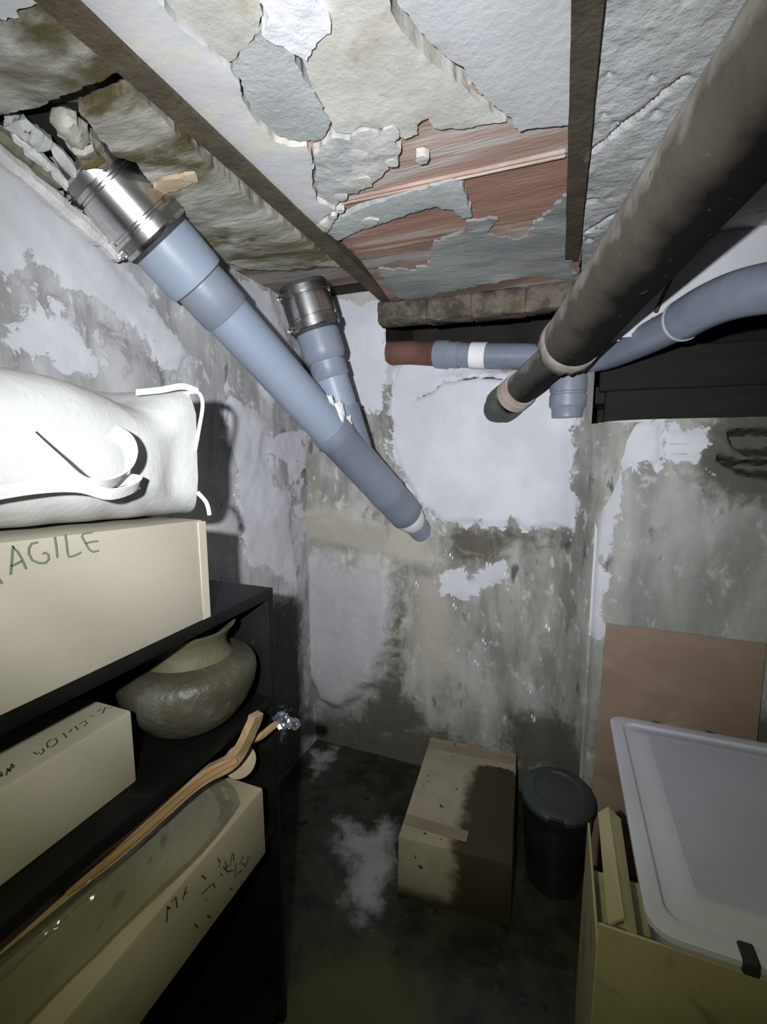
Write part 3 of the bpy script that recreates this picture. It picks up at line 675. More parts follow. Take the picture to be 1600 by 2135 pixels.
def slab(name, poly, zb, th, m, seed=0, amp=0.006, lump=0.004, grid=0.03, parent=None, lip=0.35, tilt=(0, 0)):
    """a sheet of plaster hanging under the ceiling: broken outline, uneven face, own thickness"""
    out = jag_outline(poly, 0.007, amp, seed)
    n = len(out)
    xs = [p.x for p in out]; ys = [p.y for p in out]
    PX = np.array([p.x for p in out]); PY = np.array([p.y for p in out])
    pts = list(out)
    gx = np.arange(min(xs) + grid / 2, max(xs), grid); gy = np.arange(min(ys) + grid / 2, max(ys), grid)
    if len(gx) and len(gy):
        A, B = np.meshgrid(gx, gy)
        A = A.ravel(); B = B.ravel()
        A = A + grid * 0.3 * (vnoise(A * 91, B * 83, seed) - .5); B = B + grid * 0.3 * (vnoise(A * 77, B * 95, seed + 3) - .5)
        sd = sdist(A, B, [(p.x, p.y) for p in out])
        for a, b in zip(A[sd > 0.011], B[sd > 0.011]): pts.append(Vector((float(a), float(b))))
    edges = [(i, (i + 1) % n) for i in range(n)]
    ov, oe, of, _, _, _ = delaunay_2d_cdt(pts, edges, [], 1, 1e-5)
    b = bmesh.new()
    px = np.array([v.x for v in ov]); py = np.array([v.y for v in ov])
    sd = np.abs(sdist(px, py, [(p.x, p.y) for p in out]))
    z = zb + lump * 1.4 * fbm(px, py, 7, seed, 3) + lump * .8 * fbm(px, py, 34, seed + 9, 2) + .006 * lip * np.exp(-sd / 0.003)
    if min(xs) > -.64: z = z + sag(py)
    vs_ = [b.verts.new((v.x, v.y, float(zz))) for v, zz in zip(ov, z)]
    for f in of:
        try: b.faces.new([vs_[i] for i in f])
        except ValueError: pass
    be = [e for e in b.edges if len(e.link_faces) == 1]
    r = bmesh.ops.extrude_edge_only(b, edges=be)
    for v in r['geom']:
        if isinstance(v, bmesh.types.BMVert): v.co.z = zb + th + (float(sag(v.co.y)) if min(xs) > -.64 else 0)
    return from_bm(name, b, m, parent or ceiling, 50)
ZT = H + 0.615
# hollow clay tiles between the beams: one course after another, each its own piece
def sag(y):
    return -0.16 * np.clip(np.asarray(y, float) - 1.40, 0, None)
def tile(x0, x1, y0, y1, z, m, seed):
    b = box_bm(x0, x1, y0, y1, z, z + 0.035, 0.004, 1)
    bmesh.ops.subdivide_edges(b, edges=[e for e in b.edges if e.calc_length() > 0.2], cuts=5)
    rot = (seed % 5 - 2) * 0.002
    for v in b.verts:
        v.co.z += 0.003 * mnoise.noise(Vector((v.co.x * 9, v.co.y * 9, seed))) + rot * (v.co.x - x0) + (float(sag(v.co.y)) if x0 > -.7 else 0)
    return from_bm('brick_tile', b, m, ceiling, 40)
course = [(-1.25, -.98), (-.975, -.71), (-.705, -.44), (-.435, -.17), (-.165, .10), (.105, .31), (.315, .58), (.585, .85), (.855, 1.118), (1.126, 1.395), (1.402, 1.665), (1.672, 1.76)]
for i, (a, b_) in enumerate(course):
    mm = {8: M_terra2, 9: M_terra, 10: M_terra3, 11: M_terra3}.get(i, M_patch)
    tile(-0.642, 0.03, a, b_, ZT + (0.002 if i == 8 else 0.007 if i > 8 else 0.034), mm, i)
    if i < 11:
        tile(-1.12, -0.66, a + (0.02 if i == 7 else 0), b_ - (0.035 if i == 6 else 0), ZT + (0.045 if i in (6, 7) else 0.014), [M_stain, M_terra3, M_stain2][i % 3] if i not in (6, 7) else M_lint, i + 20)  # tiles above the gap take dark brick, painting in its shade
# thin raised ribs of the tile course
for k, yy in enumerate((1.098, 1.112)):
    from_bm('tile_rib', box_bm(-0.60, -0.02, yy, yy + 0.006, ZT - 0.004, ZT + 0.01, 0.002, 1), M_terra2, ceiling, 40)
zp = H + 0.603
slab('plaster_sheet', G['white_sheet'], zp - 0.004, 0.052, M_white, 1, 0.005, 0.003, 0.03)
slab('plaster_sheet', G['cream_sheet'], zp, 0.048, M_cream, 2, 0.005, 0.005, 0.022)
slab('plaster_sheet', G['white_blob'], zp - 0.006, 0.054, M_blob, 3, 0.012, 0.014, 0.014)
slab('plaster_sheet', G['grey_mortar'], zp + 0.001, 0.047, M_greym, 4, 0.007, 0.003, 0.022)
slab('plaster_sheet', G['cream_upper'], zp + 0.001, 0.047, M_cream, 5, 0.008, 0.005, 0.024)
slab('plaster_sheet', G['white_strip'], zp - 0.003, 0.050, M_strip, 6, 0.007, 0.004, 0.022)
slab('plaster_sheet', G['mortar_patch'], zp - 0.004, 0.024, M_patch, 7, 0.010, 0.008, 0.016)
slab('plaster_sheet', G['mortar_lip'], zp - 0.006, 0.03, M_patch, 8, 0.010, 0.008, 0.014)
slab('plaster_sheet', G['thin_strip'], ZT - 0.009, 0.016, M_greym, 9, 0.006, 0.003, 0.02)
slab('plaster_sheet', G['low_mortar'], ZT - 0.001, 0.012, M_smear, 10, 0.014, 0.003, 0.02)
slab('plaster_sheet', G['low_mortar2'], ZT - 0.001, 0.012, M_smear, 11, 0.012, 0.003, 0.02)
slab('plaster_sheet', G['left_upper'], zp, 0.02, M_strip, 12, 0.008, 0.005, 0.022)
slab('plaster_sheet', G['left_stain'], zp - 0.002, 0.022, M_stain, 13, 0.005, 0.006, 0.022)
slab('plaster_sheet', G['left_lower'], zp, 0.024, M_stain2, 14, 0.005, 0.007, 0.018)
slab('plaster_sheet', G['left_orange'], zp - 0.008, 0.02, M_orange, 15, 0.006, 0.006, 0.014)
# loose chips along the broken edges
chip = [(-0.36, 0.985), (-0.41, 0.93), (-0.30, 0.995), (-0.44, 1.02), (-0.47, 0.97), (-0.52, 1.06), (-0.55, 1.12), (-0.50, 1.20), (-0.33, 0.90)]
for i, (x, y) in enumerate(chip):
    rr = rng.uniform(0.012, 0.024)
    pl = [(x + rr * rng.uniform(.7, 1.2) * math.cos(a * PI / 3), y + rr * rng.uniform(.7, 1.2) * math.sin(a * PI / 3)) for a in range(6)]
    slab('plaster_chip', pl, zp - 0.006, 0.018, [M_patch, M_cream][i % 2], 30 + i, 0.005, 0.004, 0.012)
# right bay: one pitted sheet with a crack
def rb_pos(U, W):
    z = H + 0.602 + 0.010 * fbm(U, W, 5, 91) + 0.006 * fbm(U, W, 28, 92, 3)
    pit = np.clip(vnoise(U * 46, W * 30, 93) - 0.80, 0, 1) * 5
    z = z + 0.010 * pit
    e = ldist(U, W, [(0.04, 1.47), (0.12, 1.37), (0.2, 1.27), (0.3, 1.25)])
    z = z + 0.018 * sstep(0.006, 0.0, e + 0.012 * fbm(U, W, 22, 95) - .002)
    e = ldist(U, W, [(0.03, 1.10), (0.10, 1.02), (0.16, 0.95)])
    z = z + 0.012 * sstep(0.005, 0.0, e + 0.012 * fbm(U, W, 22, 96) - .002)
    return U, W, z
rbay = sheet('plaster_sheet', ar(0.025, 1.42, .006), ar(-1.3, 1.90, .006), rb_pos, M_rough, parent=ceiling)
rbay.location = -BASE['ceiling']; del rbay['kind']
# brick edge above the alcove
x = -0.69
i = 0
while x < 0.02:
    w = rng.uniform(0.13, 0.22)
    b = box_bm(x, min(x + w, 0.05) - 0.001, 1.712, 1.80, H + 0.484 + rng.uniform(-.008, .008), H + 0.562 + rng.uniform(-.004, .004), 0.005, 1)
    bmesh.ops.subdivide_edges(b, edges=[e for e in b.edges if e.calc_length() > 0.05], cuts=6)
    for v in b.verts: v.co += Vector((0, .8, 0.8)) * (0.014 * mnoise.noise(v.co * 20) + .008 * mnoise.noise(v.co * 55))
    from_bm('brick', b, M_lint, ceiling, 50)
    x += w; i += 1
# broken laths and stones where the left drain breaks through
R = [((-1.075, .62, .60), (-1.06, .86, .50), .022, M_rubble), ((-1.06, .63, .618), (-1.05, .76, .582), .020, M_rubbled), ((-1.03, .655, .618), (-1.035, .77, .575), .013, M_rubble),
     ((-.985, .70, .61), (-1.03, .86, .548), .014, M_rubble), ((-1.01, .72, .62), (-1.045, .83, .565), .014, M_rubbled), ((-.93, .72, .63), (-.975, .84, .605), .030, M_rubbled), ((-1.06, .82, .535), (-1.06, .90, .475), .018, M_rubble),
     ((-1.08, .58, .60), (-1.07, .70, .565), .014, M_rubbled), ((-1.02, .80, .57), (-1.05, .88, .52), .018, M_rubbled), ((-.90, .66, .622), (-.95, .76, .606), .026, M_stain2), ((-1.0, .63, .622), (-1.0, .70, .61), .020, M_patch)]
for i, (a, b_, r, mm) in enumerate(R):
    a = V(*a); b_ = V(*b_)
    N_ = 14
    path = [a.lerp(b_, t / N_) + Vector((.007 * mnoise.noise(Vector((i, t * .6, 1))), .004 * mnoise.noise(Vector((i, t * .6, 9))), .007 * mnoise.noise(Vector((i, t * .6, 4))))) for t in range(N_ + 1)]
    tube('broken_lath', mm, ceiling, path, [r * (0.5 if t in (0, N_) else 0.95 + 0.22 * mnoise.noise(Vector((t * .5, i * 3.3, 2)))) for t in range(N_ + 1)], 7, 35, wob=0.28, seed=i)

# ------------------------------------------------------------------ steel beams (I section, only the bottom flange shows)
def beam_obj(x0, y0, x1, y1, zf, w, label, m):
    t = thing('steel_beam', label, 'beam', ((x0 + x1) / 2, (y0 + y1) / 2, zf))
    d = Vector((x1 - x0, y1 - y0, 0)).normalized(); s = Vector((d.y, -d.x, 0))
    def prism(wa, za, zb_, name):
        n = 60
        b = bmesh.new(); rows = []
        for i in range(n + 1):
            p = Vector((x0, y0, 0)).lerp(Vector((x1, y1, 0)), i / n)
            j1 = 1 + 0.10 * mnoise.noise(Vector((i * .55, 3, za))); j2 = 1 + 0.10 * mnoise.noise(Vector((i * .55, 9, za)))
            dz = 0.0015 * mnoise.noise(Vector((i * .7, 2, 5)))
            rows.append([b.verts.new(p + s * wa / 2 * j1 + Vector((0, 0, za + dz))), b.verts.new(p - s * wa / 2 * j2 + Vector((0, 0, za + dz))), b.verts.new(p - s * wa / 2 * j2 + Vector((0, 0, zb_))), b.verts.new(p + s * wa / 2 * j1 + Vector((0, 0, zb_)))])
        for i in range(n):
            for k in range(4):
                b.faces.new((rows[i][k], rows[i][(k + 1) % 4], rows[i + 1][(k + 1) % 4], rows[i + 1][k]))
        b.faces.new(rows[0]); b.faces.new(rows[-1])
        from_bm(name, b, m, t, 30)
    prism(w, zf, zf + 0.008, 'flange')
    prism(0.006, zf + 0.008, zf + 0.05, 'web')
    return t
beam_obj(-0.618, -1.28, -0.668, 1.86, H + 0.583, 0.048, 'rusty brown steel ceiling beam running down to the corner above the grey drain', M_rust)
beam_obj(0.006, -1.28, 0.004, 1.66, H + 0.583, 0.040, 'rusty dark steel ceiling beam beside the white plaster, ending behind the dark pipe', M_rustr)

# ------------------------------------------------------------------ the grey drain with two legs
S = V(-1.0, .86, .6); E = V(-.55, 1.9, -.355)
DD = (E - S); DL = DD.length; Dn = DD.normalized()
def dp(t): return S + DD * t
drain = thing('drain_pipe', 'large blue-grey plastic drain with steel couplings and two legs joining into the back wall', 'pipe', E)
r0 = 0.068
tube('pipe', M_pvc, drain, [dp(.19), dp(.40), dp(.56)], r0, 40)
def coupling(A, D, L, rc, flip_=1):
    """stainless shear band coupling: sleeve with two narrow clamps and their screws"""
    D = D.normalized()
    sl = lathe('coupling', M_steel, drain, A, D, [(0, rc * .90), (0, rc * .97), (.004, rc), (L * .22, rc), (L * .235, rc * .955), (L * .26, rc * .955), (L * .275, rc), (L * .72, rc), (L * .735, rc * .955), (L * .76, rc * .955), (L * .775, rc), (L - .004, rc), (L, rc * .97), (L, rc * .88)], 48)
    side = Vector((-0.35, -0.5, -0.8)); side = (side - D * side.dot(D)).normalized()
    tang = D.cross(side)
    for a in (.10, .88):
        b = tube_bm([A + D * (L * a - .011), A + D * (L * a + .011)], rc * 1.035, 48)
        cb = from_bm('clamp_band', b, M_steeld, sl, 40)
        p = A + D * (L * a) + side * rc * 1.08
        q = bmesh.new()
        tube_bm([p - tang * .016, p + tang * .016], .0045, 10, bm=q)
        tube_bm([p + tang * .016, p + tang * .021], .0075, 6, bm=q)
        from_bm('clamp_screw', q, M_steel, sl, 40)
    lathe('rubber_sleeve', M_rubber, sl, A - D * .012, D, [(0, rc * .80), (0, rc * .93), (.02, rc * .95), (L * .5, rc * .93), (L + .012, rc * .93), (L + .022, rc * .93), (L + .022, rc * .80)], 40)
    return sl
cl = 0.118 * DL
coupling(dp(-0.045), Dn, cl, 0.093)
lathe('socket', M_pvc, drain, dp(.078), Dn, [(0, .079), (0, .083), (.02 * DL, .0845), (.065 * DL, .0845), (.078 * DL, .083), (.080 * DL, .078), (.080 * DL, .070)], 44)
lathe('socket', M_pvcd, drain, dp(.158), Dn, [(0, .066), (0, .0715), (.018 * DL, .0735), (.066 * DL, .0735), (.069 * DL, .0715), (.069 * DL, r0)], 44)
lathe('wye_fitting', M_pvcd, drain, dp(.545), Dn, [(0, r0), (0, .0725), (.012, .074), (.05, .074), (.055, .0705), (.2 * DL, .0705), (.24 * DL, .0715), (.25 * DL, .0735), (.262 * DL, .0735), (.268 * DL, .071), (.33 * DL, .071), (.36 * DL, .0705), (.37 * DL, .06)], 44)
tube('pipe', M_pvcd, drain, [dp(.90), dp(1.04)], .050, 36)
JT = dp(.665); TP = V(-.842, 1.425, .545)
bd = (JT - TP); bl = bd.length; bdn = bd.normalized()
coupling(TP, bdn, .135, .085)
lathe('socket', M_pvcd, drain, TP, bdn, [(.14, .070), (.14, .074), (.20, .075), (.225, .075), (.245, .064), (.245, .055)], 40)
tube('branch_pipe', M_pvc, drain, [TP + bdn * .24, TP + bdn * .30, JT - bdn * .17], .059, 36)
lathe('branch_socket', M_pvcd, drain, TP, bdn, [(bl - .2, .058), (bl - .2, .0635), (bl - .19, .0645), (bl - .05, .0645), (bl, .060)], 36)
lathe('branch_socket', M_pvcd, drain, TP, bdn, [(.25, .058), (.25, .064), (.30, .064), (.305, .060)], 36)
# white putty smeared between the legs and at the wall end
def blob(name, m, parent, c, r, seed, amp=0.35, sub=3, sq=(1, 1, 1)):
    b = bmesh.new()
    bmesh.ops.create_icosphere(b, subdivisions=sub, radius=1.0)
    for v in b.verts:
        k = 1 + amp * mnoise.noise(v.co * 1.6 + Vector((seed, 0, 0))) + amp * .5 * mnoise.noise(v.co * 4 + Vector((0, seed, 0)))
        v.co = Vector(c) + Vector((v.co.x * sq[0], v.co.y * sq[1], v.co.z * sq[2])) * r * k
    return from_bm(name, b, m, parent, 60)
cdir = (V(0, 0, 0) - dp(.66)).normalized()
for i, (t, offu, rr) in enumerate(((.505, .052, .024), (.535, .058, .028), (.57, .060, .020), (.50, .060, .016))):
    up = (Vector((.5, 0, .85)) - Dn * Vector((.5, 0, .85)).dot(Dn)).normalized()
    blob('putty_smear', M_putty, drain, dp(t) + up * offu + cdir * .022, rr, i * 3.1, .5, 3, (.8, .8, 1.3))
lathe('putty_collar', M_putty, drain, dp(.905), Dn, [(0, .058), (.0, .066), (.03, .064), (.055, .058), (.07, .050)], 30)

# ------------------------------------------------------------------ the old dark pipe
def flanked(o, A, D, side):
    """attribute 'flank' = how far a point sits towards the side of the pipe painted lit"""
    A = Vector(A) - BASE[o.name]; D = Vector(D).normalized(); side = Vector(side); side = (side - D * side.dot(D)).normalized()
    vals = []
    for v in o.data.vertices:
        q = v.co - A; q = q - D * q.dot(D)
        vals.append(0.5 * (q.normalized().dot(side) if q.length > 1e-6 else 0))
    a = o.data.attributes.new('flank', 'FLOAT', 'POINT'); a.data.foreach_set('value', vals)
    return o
JP = V(0.0053, 1.60, .328); BD = Vector((-.275, .945, -.18)).normalized(); WP = V(-.259, 1.93, .153)
old = thing('soil_pipe', 'thick dark old pipe crossing from the upper right ceiling to the white wall', 'pipe', WP)
lit_side = Vector((-0.80, -0.23, 0.545))  # pipe colour lightens this way: its light and shade are painted on
NB = 24
path = [JP - BD * (1.95 - 1.93 * k / NB) for k in range(NB + 1)]
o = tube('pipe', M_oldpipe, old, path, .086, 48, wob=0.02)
flanked(o, JP, BD, lit_side)
ND = (WP - JP).normalized(); NL = (WP - JP).length
path = [JP + ND * (-.03 + (NL + .03) * k / 10) for k in range(11)]
o = tube('narrow_pipe', M_oldpipe2, old, path, .058, 36, wob=0.02); flanked(o, JP, ND, lit_side)
# torn paper-like collar at the junction
M_collar = mat('torn_lagging', (0.20, 0.175, 0.15), (0.30, 0.27, 0.24), 18, 0.9, 0.8, 60)
b = bmesh.new()
up = Vector((0, 0, 1)); n0 = (up - BD * up.dot(BD)).normalized(); bi = BD.cross(n0)
rows = []
K = 64
for k in range(K):
    a = 2 * PI * k / K
    nv_ = mnoise.noise(Vector((math.cos(a) * 2.2, math.sin(a) * 2.2, 3))) ; n2_ = mnoise.noise(Vector((math.cos(a) * 6, math.sin(a) * 6, 8)))
    rdir = n0 * math.cos(a) + bi * math.sin(a)
    ln = .026 + .034 * nv_ + .018 * n2_
    rows.append([b.verts.new(JP + BD * -.055 + rdir * .089), b.verts.new(JP + BD * -.02 + rdir * .092), b.verts.new(JP + BD * (-.02 + ln) + rdir * (.0935 + .006 * n2_ + .004 * nv_))])
for k in range(K):
    for j in range(2): b.faces.new((rows[k][j], rows[k][j + 1], rows[(k + 1) % K][j + 1], rows[(k + 1) % K][j]))
o = from_bm('torn_collar', b, M_collar, old, 60)
sm = o.modifiers.new('thick', 'SOLIDIFY'); sm.thickness = 0.0025
lathe('cone', M_oldpipe2, old, JP - BD * .03, ND, [(0, .086), (.03, .076), (.05, .060)], 36)
RP = JP + ND * (NL * .58)
M_ring = mat('pale_ring', (0.42, 0.38, 0.33), (0.34, 0.28, 0.23), 14, 0.8, 0.6, 60)
lathe('ring', M_ring, old, RP, ND, [(0, .058), (0, .065), (.016, .067), (.018, .061), (.022, .061), (.024, .067), (.055, .068), (.057, .058)], 36)
lathe('socket', mat('dark_socket', (0.05, 0.058, 0.048), (0.09, 0.095, 0.08), 14, 0.6, 0.6, 50), old, JP + ND * (NL * .76), ND, [(0, .058), (0, .070), (.03, .072), (.05, .072), (.055, .066), (.14, .066)], 36)

# ------------------------------------------------------------------ grey waste pipe behind it
waste = thing('waste_pipe', 'blue-grey plastic waste pipe with elbow and tee running behind the dark pipe', 'pipe', V(-.016, 1.66, .12))
M_pvcw = mat('waste_pvc', (0.15, 0.175, 0.225), (0.19, 0.215, 0.265), 8, 0.3, 0.15, 80, spec=0.5, c3=(0.30, 0.31, 0.34), s3=9, t3=0.70)
wp = [(-.46, 1.86, .385), (-.31, 1.845, .366), (-.15, 1.835, .350), (-.014, 1.815, .326), (.108, 1.782, .319), (.206, 1.655, .332), (.302, 1.46, .349)]
def smooth_path(pts, n=6):
    P = [Vector(p) for p in pts]; out = []
    for i in range(len(P) - 1):
        p0 = P[max(0, i - 1)]; p1 = P[i]; p2 = P[i + 1]; p3 = P[min(len(P) - 1, i + 2)]
        for k in range(n):
            t = k / n
            out.append(.5 * ((2 * p1) + (p2 - p0) * t + (2 * p0 - 5 * p1 + 4 * p2 - p3) * t * t + (3 * p1 - p0 - 3 * p2 + p3) * t ** 3))
    out.append(P[-1]); return out
tube('pipe', M_pvcw, waste, smooth_path([V(*p) for p in wp]), .047, 32)
tube('elbow', M_pvcw, waste, smooth_path([V(.286, 1.485, .347), V(.325, 1.40, .358), V(.375, 1.32, .358), V(.45, 1.27, .350), V(.52, 1.25, .342)]), .054, 32)
tube('pipe', M_pvcw, waste, [V(.51, 1.253, .343), V(.80, 1.18, .336), V(1.1, 1.10, .33)], .047, 32)
lathe('joint_ring', mat('pale_glue', (0.40, 0.42, 0.46), (0.5, 0.51, 0.54), 12, 0.5), waste, V(.286, 1.488, .347), Vector((.04, -.085, .01)), [(0, .045), (0, .056), (.008, .056), (.008, .045)], 32)
lathe('white_band', M_putty, waste, V(.478, 1.262, .347), Vector((.06, -.018, -.007)), [(0, .045), (0, .0555), (.038, .0555), (.038, .045)], 32)
lathe('white_band', M_putty, waste, V(-.345, 1.8485, .370), Vector((.16, -.01, -.016)), [(0, .04), (0, .0495), (.06, .0495), (.06, .04)], 32)
lathe('socket', M_pvcd, waste, V(-.49, 1.863, .388), Vector((.15, -.015, -.018)), [(0, .04), (0, .053), (.012, .055), (.05, .055), (.055, .050), (.10, .050), (.10, .04)], 32)
lathe('tee', M_pvcd, waste, V(.014, 1.808, .335), Vector((0, 0, -1)), [(0, .03), (0, .050), (.07, .050), (.07, .061), (.085, .063), (.125, .063), (.128, .059), (.134, .059), (.137, .063), (.175, .063), (.185, .054), (.215, .052)], 36)  # darker PVC puts the old pipe's shadow into the tee's colour
o = tube('clay_pipe', M_clay, waste, [V(-.70, 1.88, .41), V(-.60, 1.875, .405), V(-.47, 1.862, .387)], .048, 28)
o = tube('hanging_wire', M_rust, None, smooth_path([V(.305, 1.580, .602), V(.281, 1.578, .515), V(.252, 1.576, .44), V(.236, 1.574, .398)]), .0055, 8)
tag(o, 'thin dark wire hanging against the white wall beside the dark pipe', 'wire')

# near-black planks filling the slot above the pier
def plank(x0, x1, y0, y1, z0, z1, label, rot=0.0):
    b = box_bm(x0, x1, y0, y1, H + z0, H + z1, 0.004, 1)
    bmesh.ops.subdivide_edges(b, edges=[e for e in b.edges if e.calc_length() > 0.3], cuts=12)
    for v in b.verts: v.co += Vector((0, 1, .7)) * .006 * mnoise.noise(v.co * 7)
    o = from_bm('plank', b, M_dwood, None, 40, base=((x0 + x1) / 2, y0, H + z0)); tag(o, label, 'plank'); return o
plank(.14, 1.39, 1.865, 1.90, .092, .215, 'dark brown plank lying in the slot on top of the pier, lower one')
plank(.12, 1.39, 1.885, 1.915, .2165, .36, 'near-black plank in the slot above the pier, upper one behind the waste pipe')

# ------------------------------------------------------------------ black bookcase
bc = thing('bookcase', 'black bookcase along the left wall holding boxes and a clay pot', 'bookcase', (-.80, .29, 0))
bx0, bx1 = -1.0, -.60; by0, by1 = -.30, .852
def bpart(n, *a, bev=0.002): return box(n, M_black, bc, *a, bev=bev)
bpart('top_board', bx0, bx1, by0, by1, H - .333, H - .310)
bpart('side_panel', bx0, bx1, by1 - .020, by1 - .0002, .0, H - .3335)
bpart('side_panel', bx0, bx1, by0 + .0002, by0 + .020, .0, H - .3335)
bpart('shelf', bx0 + .012, bx1 - .001, by0 + .0205, by1 - .0205, H - .588, H - .565)
bpart('shelf', bx0 + .012, bx1 - .001, by0 + .0205, by1 - .0205, H - .913, H - .890)
bpart('shelf', bx0 + .012, bx1 - .001, by0 + .0205, by1 - .0205, .06, .083)
bpart('back_panel', bx0, bx0 + .008, by0 + .0205, by1 - .0205, .0, H - .3335)
bpart('plinth', bx1 - .03, bx1 - .012, by0 + .0205, by1 - .0205, .0, .0595)

# handwriting as thin ink strokes lying on the card
def ink(name, strokes, m, parent, normal, w=.0022, off=.0008):
    b = bmesh.new(); nrm = Vector(normal)
    for s in strokes:
        P = [Vector(p) + nrm * off for p in s]
        prev = None
        for i in range(len(P)):
            d = (P[min(i + 1, len(P) - 1)] - P[max(0, i - 1)])
            if d.length < 1e-6: continue
            sd_ = d.normalized().cross(nrm) * w
            cur = (b.verts.new(P[i] + sd_), b.verts.new(P[i] - sd_))
            if prev: b.faces.new((prev[0], prev[1], cur[1], cur[0]))
            prev = cur
    o = from_bm(name, b, m, parent, None)
    o['kind'] = 'stuff'
    return o
# ------------------------------------------------------------------ big carton on top, marked AGILE (the word runs out of view on the left)
cz = H - .310
c1 = thing('cardboard_box', 'big pale cardboard box with green handwriting on top of the black bookcase', 'box', (-.77, .24, cz))
p = [(-.95, -.15, cz + .0005), (-.60, -.15, cz + .0005), (-.60, .652, cz + .0005), (-.95, .652, cz + .0005), (-.95, -.15, H - .078), (-.60, -.15, H - .078), (-.602, .645, H - .124), (-.95, .645, H - .124)]
from_bm('carton', hexa_bm(p, .003), M_card, c1, 40)
ink('handwriting', G['ink_agile'], M_inkg, c1, (1, 0, 0), .0013)
# edge fold of the far end
from_bm('corner_fold', box_bm(-.606, -.5992, .632, .651, cz + .001, H - .127, .0008, 1), M_card, c1, 40)
# ------------------------------------------------------------------ white storage bag on the carton
bag = thing('storage_bag', 'white fabric storage bag with loose handles lying on the big cardboard box', 'bag', (-.77, .25, H - .11))
def bag_mesh():
    nu_, nv_ = 70, 44
    b = bmesh.new()
    y0, y1, x0, x1 = -.16, .668, -.96, -.60
    rings = []
    for i in range(nu_ + 1):
        a = i / nu_; y = y0 + (y1 - y0) * a
        zb = H - .112 - .006 * math.sin(a * 9) + (-.0 if a < .9 else .0)
        zb = H + (-.070 - .052 * a)
        zt = H + .108 - .030 * math.exp(-((a - .88) / .07) ** 2) + .004 * math.sin(a * 14)
        inf = .55 + .45 * (1 - abs(2 * a - 1) ** 3)
        ring = []
        for k in range(nv_):
            th = 2 * PI * (k + .5) / nv_
            c_, s_ = math.cos(th), math.sin(th)
            ex = .38
            cx = math.copysign(abs(c_) ** ex, c_); sz = math.copysign(abs(s_) ** ex, s_)
            bul = .045 * inf * (1 - abs(sz) ** 2.5)
            x = (x0 + x1) / 2 + cx * ((x1 - x0) / 2 - .03 + bul) - .012 * (1 - inf)
            z = (zb + zt) / 2 + sz * (zt - zb) / 2
            # the far end is drawn in between its two corners
            endw = max(0, (a - .86) / .14)
            yy = y - .016 * endw * (1 - abs(sz) ** 3) + .028 * endw * (abs(sz) ** 6) * abs(cx) ** 2
            z += .030 * endw ** 2 * (sz ** 3 if sz > 0 else sz * .15) * abs(cx) ** 2
            w = mnoise.noise(Vector((yy * 9, z * 13, x * 6))) * .008 + mnoise.noise(Vector((yy * 30 + z * 30, z * 16, 4))) * .003
            low = max(0, -sz)
            w += low * .006 * math.sin((yy * .9 + z * 1.3) * 95) * (1 - endw)
            x += w * (1 if cx > 0 else -1) * min(1, abs(cx) * 1.2); z += .5 * w * max(0, sz)
            if cx > 0: x -= .030 * math.exp(-((yy - .60) / .035) ** 2 - ((z - (H - .03)) / .035) ** 2)
            ring.append(b.verts.new((x, yy, z)))
        rings.append(ring)
    for i in range(nu_):
        for k in range(nv_):
            b.faces.new((rings[i][k], rings[i][(k + 1) % nv_], rings[i + 1][(k + 1) % nv_], rings[i + 1][k]))
    b.faces.new(rings[0]); b.faces.new(rings[-1])
    return b
from_bm('bag_body', bag_mesh(), M_fabric, bag, 70)
def ribbon(name, m, parent, pts, width, wdir, th=.003, n=8):
    P = smooth_path([Vector(q) for q in pts], n)
    b = bmesh.new(); prev = None
    for i, q in enumerate(P):
        t = (P[min(i + 1, len(P) - 1)] - P[max(0, i - 1)]).normalized()
        w = Vector(wdir[min(len(wdir) - 1, int(i / len(P) * len(wdir)))]) if isinstance(wdir[0], (tuple, list)) else Vector(wdir)
        w = (w - t * w.dot(t)).normalized(); nn = t.cross(w)
        cur = [b.verts.new(q + w * width / 2 * sx + nn * th / 2 * sy) for sx, sy in ((1, 1), (-1, 1), (-1, -1), (1, -1))]
        if prev:
            for k in range(4): b.faces.new((prev[k], prev[(k + 1) % 4], cur[(k + 1) % 4], cur[k]))
        else: b.faces.new(cur)
        prev = cur
    b.faces.new(prev)
    return from_bm(name, b, m, parent, 50)
def fp(px_y, z, dx=0.0): return Vector((-.572 + dx, px_y, z + H))
ribbon('handle', M_webb, bag, [fp(.26, -.052, .0), fp(.335, -.042, .012), fp(.385, -.043, .022), fp(.425, -.056, .024), fp(.462, -.052, .020), fp(.482, -.044, .012), fp(.474, -.040, .004), fp(.455, -.043, .002)], .016, (.55, 0, 1))
ribbon('handle', M_webb, bag, [fp(.345, .018, -.004), fp(.365, -.012, .010), fp(.390, -.040, .018), fp(.420, -.044, .022), fp(.452, -.032, .020), fp(.468, -.008, .016), fp(.468, .014, .008), fp(.452, .026, .000)], .024, (.8, .1, .8))
tube('piping', M_webb, bag, smooth_path([Vector((-.66, .655, H + .098)), Vector((-.625, .672, H + .106)), Vector((-.612, .672, H + .085)), Vector((-.612, .660, H + .04)), Vector((-.613, .648, H + .0))]), .0035, 8)
tube('piping', M_webb, bag, smooth_path([Vector((-.612, .648, H - .075)), Vector((-.606, .662, H - .095)), Vector((-.603, .665, H - .118))]), .004, 8)
ribbon('handle', M_webb, bag, [(-.69, .60, H + .100), (-.65, .615, H + .104), (-.625, .640, H + .112), (-.618, .668, H + .106)], .010, (0, .3, 1))

